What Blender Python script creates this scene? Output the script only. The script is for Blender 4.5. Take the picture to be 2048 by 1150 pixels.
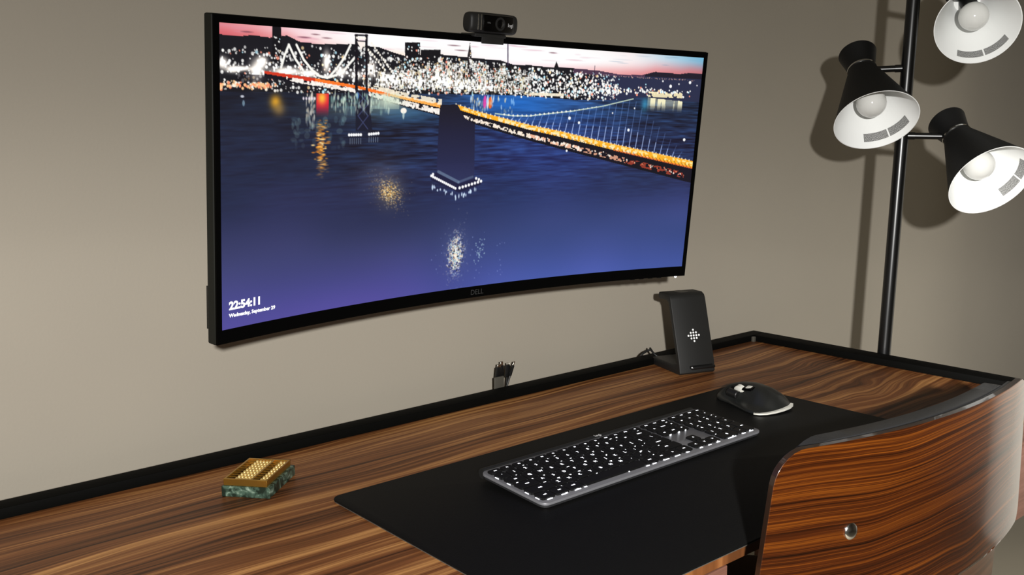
import bpy, bmesh, math, random
import numpy as np
from mathutils import Vector, Matrix, Euler

for o in list(bpy.data.objects):
    bpy.data.objects.remove(o, do_unlink=True)
S = bpy.context.scene
COL = S.collection
PI = math.pi

# ------------------------------------------------------------------ camera
cam_d = bpy.data.cameras.new('camera')
cam_d.sensor_width = 36.0
cam_d.lens = 1923.63 / 2048 * 36.0
cam_d.clip_start = 0.02
cam = bpy.data.objects.new('camera', cam_d)
COL.objects.link(cam)
yaw, pitch, roll = 0.7093, 0.1597, -0.0035
fw = Vector((math.sin(yaw) * math.cos(pitch), math.cos(yaw) * math.cos(pitch), -math.sin(pitch)))
rt = Vector((math.cos(yaw), -math.sin(yaw), 0.0))
up = rt.cross(fw)
rt2 = rt * math.cos(roll) + up * math.sin(roll)
up2 = up * math.cos(roll) - rt * math.sin(roll)
cam.matrix_world = Matrix((
    (rt2.x, up2.x, -fw.x, -0.5661),
    (rt2.y, up2.y, -fw.y, -1.2209),
    (rt2.z, up2.z, -fw.z, 1.1886),
    (0, 0, 0, 1)))
S.camera = cam

# ------------------------------------------------------------------ world, lights, exposure
w = bpy.data.worlds.new('world')
S.world = w
w.use_nodes = True
w.node_tree.nodes['Background'].inputs[0].default_value = (0.9, 0.95, 1.0, 1)
w.node_tree.nodes['Background'].inputs[1].default_value = 0.05

# a lamp behind the photographer throws the crisp shadows; its strength is shaped by direction,
# weaker upwards and stronger to the right, a profile fitted to the wall brightness
tl = bpy.data.lights.new('task_lamp', 'POINT')
tl.energy = 134.0
tl.shadow_soft_size = 0.020
tl.color = (1.0, 0.985, 0.955)
tl.use_nodes = True
tlo = bpy.data.objects.new('task_lamp', tl)
COL.objects.link(tlo)
tlo.location = (-0.80, -1.65, 1.335)
_t = tl.node_tree
_em = _t.nodes['Emission']
_g = _t.nodes.new('ShaderNodeTexCoord')
_s = _t.nodes.new('ShaderNodeSeparateXYZ')
_t.links.new(_g.outputs['Normal'], _s.inputs[0])
def _m(op, a, b=None):
    n_ = _t.nodes.new('ShaderNodeMath')
    n_.operation = op
    for q, v_ in enumerate((a, b)):
        if v_ is None:
            continue
        if isinstance(v_, (int, float)):
            n_.inputs[q].default_value = v_
        else:
            _t.links.new(v_, n_.inputs[q])
    return n_.outputs[0]
def _curve(val, pts):
    c_ = _t.nodes.new('ShaderNodeFloatCurve')
    cm = c_.mapping
    cu = cm.curves[0]
    cu.points[0].location = pts[0]
    cu.points[1].location = pts[-1]
    for p_ in pts[1:-1]:
        cu.points.new(*p_)
    cm.update()
    _t.links.new(val, c_.inputs['Value'])
    return c_.outputs['Value']
_az = _m('ARCTAN2', _s.outputs['X'], _s.outputs['Y'])          # 0 straight to the wall, grows to the right
_el = _m('ARCSINE', _s.outputs['Z'])
_az01 = _m('ADD', _m('DIVIDE', _az, 2 * PI), 0.5)              # 0..1 around the lamp
_el01 = _m('ADD', _m('DIVIDE', _el, PI), 0.5)                  # 0 down .. 1 up
_fa = _curve(_az01, [(0.0, 0.08), (0.35, 0.08), (0.5, 0.25), (0.556, 0.28), (0.594, 0.335), (0.65, 0.59), (0.667, 0.93), (0.685, 1.0), (0.712, 0.86), (0.722, 0.70), (0.745, 0.18), (0.80, 0.08), (1.0, 0.08)])
_fe = _curve(_el01, [(0.0, 0.75), (0.36, 0.85), (0.43, 0.92), (0.455, 0.78), (0.50, 0.44), (0.53, 0.34), (0.6, 0.25), (1.0, 0.2)])
_t.links.new(_m('MULTIPLY', _m('MULTIPLY', _fa, _fe), 4.75), _em.inputs['Strength'])
cl = bpy.data.lights.new('added_ceiling_fill', 'AREA')  # dim overhead fill, added for ambient light; no such lamp is known
cl.shape = 'DISK'
cl.size = 0.5
cl.energy = 0.2
cl.color = (1.0, 0.96, 0.9)
clo = bpy.data.objects.new('added_ceiling_fill', cl)
COL.objects.link(clo)
clo.location = (-0.2, -2.6, 2.65)

S.view_settings.view_transform = 'Standard'
S.view_settings.look = 'None'
S.view_settings.gamma = 1.0
S.view_settings.use_curve_mapping = False
S.view_settings.exposure = 0.0
try:
    S.cycles.use_denoising = True
    S.cycles.max_bounces = 8
    S.cycles.sample_clamp_indirect = 6.0
except Exception:
    pass

# ------------------------------------------------------------------ materials
def hexlin(h):
    h = h.lstrip('#')
    out = []
    for i in (0, 2, 4):
        c = int(h[i:i + 2], 16) / 255.0
        out.append(c / 12.92 if c <= 0.04045 else ((c + 0.055) / 1.055) ** 2.4)
    return (*out, 1.0)

class NT:
    def __init__(self, name):
        self.m = bpy.data.materials.new(name)
        self.m.use_nodes = True
        self.t = self.m.node_tree
        self.b = self.t.nodes['Principled BSDF']
    def n(self, typ, **kw):
        nd = self.t.nodes.new(typ)
        for k, v in kw.items():
            if k.startswith('i_'):
                key = k[2:]
                nd.inputs[int(key) if key.isdigit() else key].default_value = v
            else:
                setattr(nd, k, v)
        return nd
    def l(self, a, b):
        self.t.links.new(a, b)

def plain(name, col, rough=0.5, metal=0.0, spec=0.5, emit=None, strength=1.0, bump=0.0, bscale=400.0, coat=0.0):
    k = NT(name)
    c = hexlin(col) if isinstance(col, str) else (*col, 1.0)
    k.b.inputs['Base Color'].default_value = c
    k.b.inputs['Roughness'].default_value = rough
    k.b.inputs['Metallic'].default_value = metal
    k.b.inputs['Specular IOR Level'].default_value = spec
    k.b.inputs['Coat Weight'].default_value = coat
    if emit:
        k.b.inputs['Emission Color'].default_value = hexlin(emit) if isinstance(emit, str) else (*emit, 1.0)
        k.b.inputs['Emission Strength'].default_value = strength
    # every material carries a little procedural variation
    tc = k.n('ShaderNodeTexCoord')
    nz = k.n('ShaderNodeTexNoise')
    nz.inputs['Scale'].default_value = bscale
    nz.inputs['Detail'].default_value = 3.0
    k.l(tc.outputs['Object'], nz.inputs['Vector'])
    mr = k.n('ShaderNodeMapRange')
    mr.inputs['To Min'].default_value = max(0.0, rough - 0.04)
    mr.inputs['To Max'].default_value = min(1.0, rough + 0.04)
    k.l(nz.outputs['Fac'], mr.inputs['Value'])
    k.l(mr.outputs['Result'], k.b.inputs['Roughness'])
    if bump > 0:
        bp = k.n('ShaderNodeBump')
        bp.inputs['Strength'].default_value = bump
        bp.inputs['Distance'].default_value = 0.001
        k.l(nz.outputs['Fac'], bp.inputs['Height'])
        k.l(bp.outputs['Normal'], k.b.inputs['Normal'])
    return k.m

def wood(name, dark, mid, light, axis_scale, warp=0.05, rough=0.38, fine=0.35, coat=0.0, seed=0.0, knot=None, plane='XY', ramp=(0.30, 0.50, 0.70), wfreq=(1.4, 5.0), coat_rough=0.15, spec=0.4):
    """grain runs along object X; plane says which other axis crosses the grain"""
    k = NT(name)
    tc = k.n('ShaderNodeTexCoord')
    sep = k.n('ShaderNodeSeparateXYZ')
    k.l(tc.outputs['Object'], sep.inputs[0])
    X = sep.outputs['X']
    Y = sep.outputs['Y'] if plane == 'XY' else sep.outputs['Z']
    def math_(op, a, b=None):
        nd = k.n('ShaderNodeMath', operation=op)
        for i, v in enumerate((a, b)):
            if v is None:
                continue
            if isinstance(v, (int, float)):
                nd.inputs[i].default_value = v
            else:
                k.l(v, nd.inputs[i])
        return nd.outputs[0]
    def vec(x, y, z=0.0):
        c = k.n('ShaderNodeCombineXYZ')
        for i, v in enumerate((x, y, z)):
            if isinstance(v, (int, float)):
                c.inputs[i].default_value = v
            else:
                k.l(v, c.inputs[i])
        return c.outputs[0]
    def noise(v, detail=3.0, rgh=0.55):
        nd = k.n('ShaderNodeTexNoise')
        nd.inputs['Scale'].default_value = 1.0
        nd.inputs['Detail'].default_value = detail
        nd.inputs['Roughness'].default_value = rgh
        k.l(v, nd.inputs['Vector'])
        return nd.outputs['Fac']
    wv = noise(vec(math_('MULTIPLY', X, wfreq[0]), math_('MULTIPLY', Y, wfreq[1]), seed), 2.0)
    off = math_('MULTIPLY', math_('SUBTRACT', wv, 0.5), warp)
    if knot:
        kx, ky, kr, ka = knot
        dx = math_('SUBTRACT', X, kx)
        dy = math_('SUBTRACT', Y, ky)
        d2 = math_('ADD', math_('MULTIPLY', math_('MULTIPLY', dx, dx), 0.45), math_('MULTIPLY', dy, dy))
        g = math_('POWER', 2.718, math_('MULTIPLY', d2, -1.0 / (kr * kr)))
        w2 = noise(vec(math_('MULTIPLY', X, 4.0), math_('MULTIPLY', Y, 7.0), seed + 7.0), 2.0)
        off = math_('ADD', off, math_('MULTIPLY', math_('MULTIPLY', g, ka), math_('SUBTRACT', w2, 0.35)))
    Yw = math_('ADD', Y, off)
    a = noise(vec(math_('MULTIPLY', X, axis_scale[0]), math_('MULTIPLY', Yw, axis_scale[1]), seed + 1.3), 4.0, 0.6)
    b = noise(vec(math_('MULTIPLY', X, axis_scale[0] * 3), math_('MULTIPLY', Yw, axis_scale[1] * 6), seed + 4.1), 3.0, 0.6)
    s = math_('ADD', math_('MULTIPLY', a, 1.0 - fine), math_('MULTIPLY', b, fine))
    rp = k.n('ShaderNodeValToRGB')
    e = rp.color_ramp.elements
    e[0].position, e[0].color = ramp[0], hexlin(dark)
    e[1].position, e[1].color = ramp[2], hexlin(light)
    m_ = e.new(ramp[1])
    m_.color = hexlin(mid)
    k.l(s, rp.inputs['Fac'])
    # fine dark pores
    c = noise(vec(math_('MULTIPLY', X, 14.0), math_('MULTIPLY', Yw, 900.0), seed + 9.0), 2.0, 0.7)
    pm = k.n('ShaderNodeMapRange')
    pm.inputs['From Min'].default_value = 0.3
    pm.inputs['From Max'].default_value = 0.6
    pm.inputs['To Min'].default_value = 0.72
    pm.inputs['To Max'].default_value = 1.0
    k.l(c, pm.inputs['Value'])
    mx = k.n('ShaderNodeMix', data_type='RGBA', blend_type='MULTIPLY')
    mx.inputs[0].default_value = 1.0
    k.l(rp.outputs['Color'], mx.inputs[6])
    k.l(pm.outputs['Result'], mx.inputs[7])
    outc = mx.outputs[2]
    if knot:
        # the figured heartwood around the knot is darker timber
        kn = k.n('ShaderNodeMix', data_type='RGBA', blend_type='MULTIPLY')
        k.l(math_('MULTIPLY', g, 0.55), kn.inputs[0])
        k.l(outc, kn.inputs[6])
        kn.inputs[7].default_value = (0.42, 0.36, 0.32, 1)
        outc = kn.outputs[2]
    k.l(outc, k.b.inputs['Base Color'])
    k.b.inputs['Roughness'].default_value = rough
    k.b.inputs['Specular IOR Level'].default_value = spec
    k.b.inputs['Coat Weight'].default_value = coat
    k.b.inputs['Coat Roughness'].default_value = coat_rough
    return k.m

def wall_mat():
    k = NT('wall_paint')
    k.b.inputs['Roughness'].default_value = 0.75
    k.b.inputs['Specular IOR Level'].default_value = 0.25
    tc = k.n('ShaderNodeTexCoord')
    a = k.n('ShaderNodeTexNoise')
    a.inputs['Scale'].default_value = 260.0
    a.inputs['Detail'].default_value = 3.0
    b = k.n('ShaderNodeTexNoise')
    b.inputs['Scale'].default_value = 3.0
    b.inputs['Detail'].default_value = 4.0
    k.l(tc.outputs['Object'], a.inputs['Vector'])
    k.l(tc.outputs['Object'], b.inputs['Vector'])
    rp = k.n('ShaderNodeValToRGB')
    rp.color_ramp.elements[0].position = 0.3
    rp.color_ramp.elements[0].color = (0.335, 0.302, 0.248, 1)
    rp.color_ramp.elements[1].position = 0.7
    rp.color_ramp.elements[1].color = (0.352, 0.316, 0.258, 1)
    k.l(b.outputs['Fac'], rp.inputs['Fac'])
    k.l(rp.outputs['Color'], k.b.inputs['Base Color'])
    bp = k.n('ShaderNodeBump')
    bp.inputs['Strength'].default_value = 0.12
    bp.inputs['Distance'].default_value = 0.0015
    k.l(a.outputs['Fac'], bp.inputs['Height'])
    k.l(bp.outputs['Normal'], k.b.inputs['Normal'])
    return k.m

def marble_mat():
    k = NT('green_marble')
    tc = k.n('ShaderNodeTexCoord')
    a = k.n('ShaderNodeTexNoise')
    a.inputs['Scale'].default_value = 55.0
    a.inputs['Detail'].default_value = 6.0
    a.inputs['Distortion'].default_value = 2.2
    k.l(tc.outputs['Object'], a.inputs['Vector'])
    rp = k.n('ShaderNodeValToRGB')
    e = rp.color_ramp.elements
    e[0].position, e[0].color = 0.42, hexlin('#1c2820')
    e[1].position, e[1].color = 0.78, hexlin('#a9bba9')
    m_ = e.new(0.58)
    m_.color = hexlin('#4a6052')
    k.l(a.outputs['Fac'], rp.inputs['Fac'])
    k.l(rp.outputs['Color'], k.b.inputs['Base Color'])
    k.b.inputs['Roughness'].default_value = 0.3
    return k.m

def print_mat():
    """fine grey print on the lamp stickers"""
    k = NT('sticker_print')
    tc = k.n('ShaderNodeTexCoord')
    mp = k.n('ShaderNodeMapping')
    mp.inputs['Scale'].default_value = (90.0, 9.0, 1.0)
    k.l(tc.outputs['UV'], mp.inputs['Vector'])
    a = k.n('ShaderNodeTexNoise')
    a.inputs['Scale'].default_value = 1.0
    a.inputs['Detail'].default_value = 2.0
    k.l(mp.outputs['Vector'], a.inputs['Vector'])
    rp = k.n('ShaderNodeValToRGB')
    e = rp.color_ramp.elements
    e[0].position, e[0].color = 0.42, hexlin('#262626')
    e[1].position, e[1].color = 0.60, hexlin('#b4b4b2')
    k.l(a.outputs['Fac'], rp.inputs['Fac'])
    k.l(rp.outputs['Color'], k.b.inputs['Base Color'])
    k.b.inputs['Roughness'].default_value = 0.6
    return k.m

M = {}
M['wall'] = wall_mat()
M['floor'] = plain('carpet', '#8d8574', 0.95, bump=0.6, bscale=900)
M['ceiling'] = plain('ceiling_paint', '#8d887c', 0.9)
M['walnut'] = wood('desk_walnut', '#331b0d', '#82502c', '#cf965a', (0.85, 30.0), warp=0.085, rough=0.45, fine=0.42, knot=(0.95, -0.33, 0.16, 0.11), ramp=(0.36, 0.50, 0.64), spec=0.25)
M['walnut_front'] = wood('drawer_walnut', '#4a2c20', '#7d5545', '#94695a', (1.2, 30.0), warp=0.03, rough=0.45, plane='XZ', seed=3.0)
M['chair_wood'] = wood('chair_rosewood', '#120501', '#3f1a05', '#7a410e', (0.9, 215.0), warp=0.050, rough=0.36, fine=0.34, coat=1.0, plane='XZ', seed=11.0, ramp=(0.38, 0.50, 0.66), wfreq=(2.6, 4.0), coat_rough=0.12, spec=0.15, knot=(0.02, 0.735, 0.045, 0.030))
M['shell_wood'] = wood('shell_walnut', '#2a160c', '#4a2b1a', '#6a4630', (0.9, 90.0), warp=0.03, rough=0.36, coat=0.8, plane='XZ', seed=5.0, coat_rough=0.15, spec=0.2)
M['chair_edge'] = plain('ply_edge', '#22130a', 0.35, coat=0.5)
M['leather'] = plain('black_leather', '#262627', 0.42, bump=0.25, bscale=700)
M['rail'] = plain('black_rail_metal', '#060605', 0.72, spec=0.06)
M['mat'] = plain('black_mat_leather', '#090909', 0.62, bump=0.2, bscale=1200, spec=0.16)
M['mat_edge'] = plain('mat_felt', '#4a463f', 0.9)
M['black'] = plain('black_plastic', '#0d0d0d', 0.42)
M['black_soft'] = plain('soft_black_plastic', '#171716', 0.55)
M['blackgloss'] = plain('glossy_black', '#050505', 0.15)
M['bezel'] = plain('bezel_black', '#010101', 0.6, spec=0.06)
M['mon_side'] = plain('monitor_side', '#191a16', 0.6, spec=0.2)
M['lampblack'] = plain('lamp_matte_black', '#0a0a0a', 0.55, spec=0.3)
M['poleblack'] = plain('pole_black', '#0b0b0b', 0.30, spec=0.5, bscale=4)
M['white_enamel'] = plain('white_enamel', '#e9eae8', 0.35)
M['chrome'] = plain('chrome', '#d8d8d6', 0.16, metal=1.0)
M['bulb'] = plain('frosted_glass_bulb', '#d2d2ce', 0.10, spec=0.6, bscale=8)
M['sticker'] = plain('sticker_paper', '#f2f2f0', 0.5)
M['print'] = print_mat()
M['alu'] = plain('graphite_aluminium', '#76767a', 0.45, metal=0.25)
M['alu_dark'] = plain('dark_aluminium', '#3a3a3c', 0.4, metal=0.5)
M['key'] = plain('key_black', '#070708', 0.55, spec=0.3)
M['legend'] = plain('key_legend_light', '#ffffff', 0.5, emit='#f2f6ff', strength=2.0)
M['brass'] = plain('brass', '#c79a45', 0.30, metal=0.9)
M['bead'] = plain('polished_brass', '#f0cc7c', 0.30, metal=0.55, spec=1.0, coat=1.0)
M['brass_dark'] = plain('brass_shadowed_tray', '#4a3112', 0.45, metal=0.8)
M['marble'] = marble_mat()
M['dot'] = plain('white_print', '#f4f4f4', 0.5)
M['greyprint'] = plain('grey_print', '#5a5a5a', 0.5)
M['bezelprint'] = plain('dim_print', '#2b2b2b', 0.6)
M['logoprint'] = plain('pale_print', '#c8c8c8', 0.5)
M['led'] = plain('white_led', '#ffffff', 0.4, emit='#ffffff', strength=3.0)
M['screen_text'] = plain('screen_white', '#000000', 0.5, emit='#ffffff', strength=1.25)
M['clip'] = plain('grey_rubber', '#4a4740', 0.4)
M['steel'] = plain('brushed_steel', '#c4c2ba', 0.28, metal=1.0)
M['strip'] = plain('satin_silver', '#e4e2d8', 0.35, metal=0.25)
M['mouse'] = plain('mouse_graphite', '#1b1c1b', 0.36, bump=0.1, bscale=500)
M['mouse_thumb'] = plain('mouse_thumb_rubber', '#131313', 0.40)

# ------------------------------------------------------------------ mesh helpers
def link(name, me, mat, parent=None):
    o = bpy.data.objects.new(name, me)
    COL.objects.link(o)
    if mat is not None and not me.materials:
        me.materials.append(mat)
    if parent is not None:
        o.parent = parent
    return o

def mk(name, v, f, mat, parent=None, smooth=False, autos=None):
    me = bpy.data.meshes.new(name)
    me.from_pydata([tuple(p) for p in v], [], f)
    me.update()
    bm = bmesh.new()
    bm.from_mesh(me)
    bmesh.ops.recalc_face_normals(bm, faces=bm.faces)
    bm.to_mesh(me)
    bm.free()
    if smooth:
        me.polygons.foreach_set('use_smooth', [True] * len(me.polygons))
        if autos is not None:
            me.set_sharp_from_angle(angle=autos)
    return link(name, me, mat, parent)

def bm_obj(name, bm, mat, parent=None, smooth=False, autos=math.radians(40)):
    bmesh.ops.recalc_face_normals(bm, faces=bm.faces)
    me = bpy.data.meshes.new(name)
    bm.to_mesh(me)
    bm.free()
    if smooth:
        me.polygons.foreach_set('use_smooth', [True] * len(me.polygons))
        me.set_sharp_from_angle(angle=autos)
    return link(name, me, mat, parent)

def rbox(c, s, bev=0.0, seg=2, mat4=None):
    bm = bmesh.new()
    bmesh.ops.create_cube(bm, size=1.0)
    bmesh.ops.scale(bm, vec=s, verts=bm.verts)
    if bev > 0:
        bmesh.ops.bevel(bm, geom=bm.edges[:], offset=bev, segments=seg, profile=0.5, affect='EDGES')
    bmesh.ops.translate(bm, vec=c, verts=bm.verts)
    if mat4 is not None:
        bmesh.ops.transform(bm, matrix=mat4, verts=bm.verts)
    return bm

def box(name, lo, hi, mat, parent=None, bev=0.0, seg=2):
    lo, hi = Vector(lo), Vector(hi)
    return bm_obj(name, rbox((lo + hi) / 2, hi - lo, bev, seg), mat, parent, smooth=bev > 0)

def rrect(w, d, r, n=5):
    pts = []
    for cx, cy, a in ((w / 2 - r, d / 2 - r, 0), (-w / 2 + r, d / 2 - r, PI / 2), (-w / 2 + r, -d / 2 + r, PI), (w / 2 - r, -d / 2 + r, 1.5 * PI)):
        for i in range(n + 1):
            t = a + i / n * PI / 2
            pts.append((cx + r * math.cos(t), cy + r * math.sin(t)))
    return pts

def prism(name, pts, z0, z1, mat, parent=None, bev=0.0, seg=2, smooth=True, both=False):
    bm = bmesh.new()
    vs = [bm.verts.new((x, y, z0)) for x, y in pts]
    f = bm.faces.new(vs)
    ext = bmesh.ops.extrude_face_region(bm, geom=[f])
    tv = [g for g in ext['geom'] if isinstance(g, bmesh.types.BMVert)]
    bmesh.ops.translate(bm, vec=(0, 0, z1 - z0), verts=tv)
    if bev > 0:
        ts = set(tv)
        ed = [e for e in bm.edges if (e.verts[0] in ts and e.verts[1] in ts) or (both and e.verts[0] not in ts and e.verts[1] not in ts)]
        bmesh.ops.bevel(bm, geom=ed, offset=bev, segments=seg, profile=0.5, affect='EDGES')
    return bm_obj(name, bm, mat, parent, smooth=smooth, autos=math.radians(35))

def basis(axis):
    a = Vector(axis).normalized()
    e1 = a.cross(Vector((0, 0, 1)))
    if e1.length < 1e-4:
        e1 = Vector((1, 0, 0))
    e1.normalize()
    return a, e1, a.cross(e1)

def lathe(name, prof, mat, parent=None, seg=40, origin=(0, 0, 0), axis=(0, 0, 1), smooth=True, autos=math.radians(35)):
    """prof: list of (distance along axis, radius)"""
    a, e1, e2 = basis(axis)
    O = Vector(origin)
    v, f, rings = [], [], []
    for (t, r) in prof:
        if r < 1e-6:
            v.append(O + a * t)
            rings.append([len(v) - 1])
        else:
            idx = []
            for i in range(seg):
                th = 2 * PI * i / seg
                v.append(O + a * t + (e1 * math.cos(th) + e2 * math.sin(th)) * r)
                idx.append(len(v) - 1)
            rings.append(idx)
    for A, B in zip(rings, rings[1:]):
        if len(A) == 1 and len(B) == 1:
            continue
        for i in range(seg):
            j = (i + 1) % seg
            if len(A) == 1:
                f.append((A[0], B[i], B[j]))
            elif len(B) == 1:
                f.append((A[i], B[0], A[j]))
            else:
                f.append((A[i], B[i], B[j], A[j]))
    return mk(name, v, f, mat, parent, smooth, autos)

def tube(name, pts, r, mat, parent=None, seg=10, radii=None):
    pts = [Vector(p) for p in pts]
    v, f = [], []
    prev = None
    for i, p in enumerate(pts):
        t = (pts[min(i + 1, len(pts) - 1)] - pts[max(i - 1, 0)]).normalized()
        if prev is None:
            n = t.cross(Vector((0.13, 0.2, 1.0))).normalized()
        else:
            n = (prev - t * prev.dot(t)).normalized()
        prev = n
        b = t.cross(n)
        rr = radii[i] if radii else r
        for k in range(seg):
            th = 2 * PI * k / seg
            v.append(p + (n * math.cos(th) + b * math.sin(th)) * rr)
    for i in range(len(pts) - 1):
        for k in range(seg):
            k2 = (k + 1) % seg
            f.append((i * seg + k, i * seg + k2, (i + 1) * seg + k2, (i + 1) * seg + k))
    f.append(tuple(range(seg)))
    f.append(tuple((len(pts) - 1) * seg + k for k in range(seg)))
    return mk(name, v, f, mat, parent, True, math.radians(50))

def bez(p0, p1, p2, p3, n=16):
    P = [Vector(p) for p in (p0, p1, p2, p3)]
    out = []
    for i in range(n + 1):
        t = i / n
        out.append(P[0] * (1 - t) ** 3 + P[1] * 3 * t * (1 - t) ** 2 + P[2] * 3 * t * t * (1 - t) + P[3] * t ** 3)
    return out

def thing(name, label, cat, loc=(0, 0, 0), rot=(0, 0, 0), group=None):
    o = bpy.data.objects.new(name, None)
    o.empty_display_size = 0.05
    COL.objects.link(o)
    o.location = loc
    o.rotation_euler = rot
    o['label'] = label
    o['category'] = cat
    if group:
        o['group'] = group
    return o

def tag(o, label, cat, group=None):
    o['label'] = label
    o['category'] = cat
    if group:
        o['group'] = group
    return o

def structure(o):
    o['kind'] = 'structure'
    return o

_txt = {}
def text_mesh(s, size, extrude=0.0, align='CENTER', offset=0.0, res=2):
    key = (s, size, extrude, align, offset)
    if key in _txt:
        return _txt[key]
    cu = bpy.data.curves.new('lettering', 'FONT')
    cu.body = s
    cu.size = size
    cu.extrude = extrude
    cu.align_x = align
    cu.align_y = 'CENTER'
    cu.offset = offset
    cu.resolution_u = res
    ob = bpy.data.objects.new('lettering', cu)
    COL.objects.link(ob)
    bpy.context.view_layer.update()
    dg = bpy.context.evaluated_depsgraph_get()
    me = bpy.data.meshes.new_from_object(ob.evaluated_get(dg))
    bpy.data.objects.remove(ob, do_unlink=True)
    bpy.data.curves.remove(cu)
    me.name = 'lettering'
    _txt[key] = me
    return me

# ------------------------------------------------------------------ the room
def slab(name, lo, hi, mat):
    o = box(name, lo, hi, mat)
    return structure(o)

RX0, RX1, RY0, RZ = -3.2, 3.3, -4.6, 2.7
WX = 2.36        # unseen right wall, brought closer so the chair's lacquer mirrors it brightly
slab('wall_back', (RX0 - 0.1, 0.05, 0.0), (RX1 + 0.1, 0.15, RZ), M['wall'])
slab('wall_left', (RX0 - 0.1, RY0, 0.0), (RX0, 0.05, RZ), M['wall'])
slab('wall_right', (WX, RY0, 0.0), (RX1 + 0.1, -0.30, RZ), M['wall'])
slab('wall_alcove', (RX1, -0.30, 0.0), (RX1 + 0.1, 0.05, RZ), M['wall'])
slab('wall_front', (RX0 - 0.1, RY0 - 0.1, 0.0), (RX1 + 0.1, RY0, RZ), M['wall'])
slab('floor', (RX0 - 0.1, RY0 - 0.1, -0.1), (RX1 + 0.1, 0.15, 0.0), M['floor'])
slab('ceiling', (RX0 - 0.1, RY0 - 0.1, RZ), (RX1 + 0.1, 0.15, RZ + 0.1), M['ceiling'])

# unseen white door added as a reflector for the pale sheen on the chair back
dpm = plain('reflector_white_paint', '#e2ded4', 0.45, bscale=20)
dr_ = structure(box('reflector_door', (WX - 0.035, -1.24, 0.0), (WX - 0.0005, -0.40, 2.05), dpm, bev=0.002))
for z0, z1 in ((0.18, 0.92), (1.04, 1.90)):
    for y0, y1 in ((-1.16, -0.86), (-0.78, -0.48)):
        box('reflector_door_panel', (WX - 0.043, y0, z0), (WX - 0.034, y1, z1), dpm, dr_, bev=0.004)
lathe('reflector_door_knob', [(0, 0.0), (0, 0.025), (0.006, 0.025), (0.008, 0.010), (0.035, 0.010), (0.040, 0.024), (0.055, 0.026), (0.062, 0.0)], M['steel'], dr_, seg=24, origin=(WX - 0.035, -1.20, 0.98), axis=(-1, 0, 0))

# ------------------------------------------------------------------ desk
ZD = 0.75
DX0, DX1, DY0 = -0.78, 1.163, -0.6394
desk = thing('desk', 'walnut writing desk with black rail along its back and end', 'desk', (0, 0, 0))
box('tabletop', (DX0, DY0, ZD - 0.0155), (DX1, -0.010, ZD), M['walnut'], desk, bev=0.0012, seg=1)
RH = 0.0135
box('rail', (DX0, -0.0394, ZD), (DX1, -0.010, ZD + RH), M['rail'], desk, bev=0.0014)
box('rail', (1.1224, DY0 + 0.002, ZD), (DX1, -0.0394, ZD + RH), M['rail'], desk, bev=0.0014)
box('corner_clip', (1.1150, -0.0455, ZD), (1.1225, -0.0392, ZD + 0.0110), M['clip'], desk, bev=0.0008)
for (x0, x1, nd) in ((DX0 + 0.01, 0.236, 2), (0.74, DX1 - 0.003, 1)):
    u = box('drawer_unit', (x0, DY0 + 0.018, 0.5715), (x1, -0.03, ZD - 0.0155), M['walnut_front'], desk)
    wd = (x1 - x0) / nd
    for i in range(nd):
        a, b = x0 + i * wd, x0 + (i + 1) * wd
        dr = box('drawer_front', (a + 0.001, DY0 + 0.001, 0.5735), (b - 0.001, DY0 + 0.0178, ZD - 0.0170), M['walnut_front'], u, bev=0.001)
        box('finger_pull', ((a + b) / 2 - 0.05, DY0 + 0.004, 0.5700), ((a + b) / 2 + 0.05, DY0 + 0.016, 0.5735), M['rail'], u)
box('modesty_panel', (0.237, -0.05, 0.60), (0.739, -0.03, ZD - 0.0155), M['walnut_front'], desk)
for lx, ly, sx, sy in ((DX0 + 0.06, DY0 + 0.06, -1, -1), (DX1 - 0.06, DY0 + 0.22, 1, -1), (DX0 + 0.06, -0.07, -1, 1), (DX1 - 0.03, -0.07, 1, 1)):
    tube('leg', [(lx, ly, 0.5715), (lx + 0.02 * sx, ly + 0.005 * sy, 0.0)], 0.02, M['walnut_front'], desk, seg=14, radii=[0.021, 0.012])

# ------------------------------------------------------------------ desk mat
mt = thing('desk_mat', 'large matte black desk mat under the keyboard and mouse', 'desk mat', (0.3930, -0.4395, ZD))
prism('mat_surface', rrect(0.809, 0.411, 0.014, 6), 0.0012, 0.0030, M['mat'], mt, bev=0.0006, seg=2)
prism('mat_backing', rrect(0.8084, 0.4104, 0.014, 6), 0.0, 0.0012, M['mat_edge'], mt)
MZ = ZD + 0.0030

# ------------------------------------------------------------------ keyboard
KD, KW, P = 0.1208, 0.4302, 0.0187
kb = thing('keyboard', 'full-size graphite keyboard with white backlit keys on the black mat', 'keyboard', (0.3719, -0.3744, MZ + 0.0040), (math.radians(3.2), 0, 0.0011))
prism('top_plate', rrect(KW, KD, 0.010, 6), 0.0035, 0.0065, M['alu'], kb, bev=0.0010)
prism('underbody', rrect(KW - 0.003, KD - 0.003, 0.0095, 6), 0.0, 0.0035, M['alu_dark'], kb)
bar = tube('rear_bar', [(-0.208, KD / 2 + 0.004, 0.0012), (0.208, KD / 2 + 0.004, 0.0012)], 0.0066, M['black_soft'], kb, seg=16)
lg = link('logo', text_mesh('logi', 0.0085, 0.0001), M['logoprint'], bar)
lg.location = (0.0, KD / 2 + 0.0030, 0.0079)
for fx in (-0.18, 0.18):
    prism('foot', [(fx + x, -0.053 + y) for x, y in rrect(0.03, 0.006, 0.002, 3)], -0.0008, 0.0, M['black'], kb)
    prism('foot', [(fx + x, 0.052 + y) for x, y in rrect(0.03, 0.006, 0.002, 3)], -0.0080, 0.0, M['black'], kb)

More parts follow.
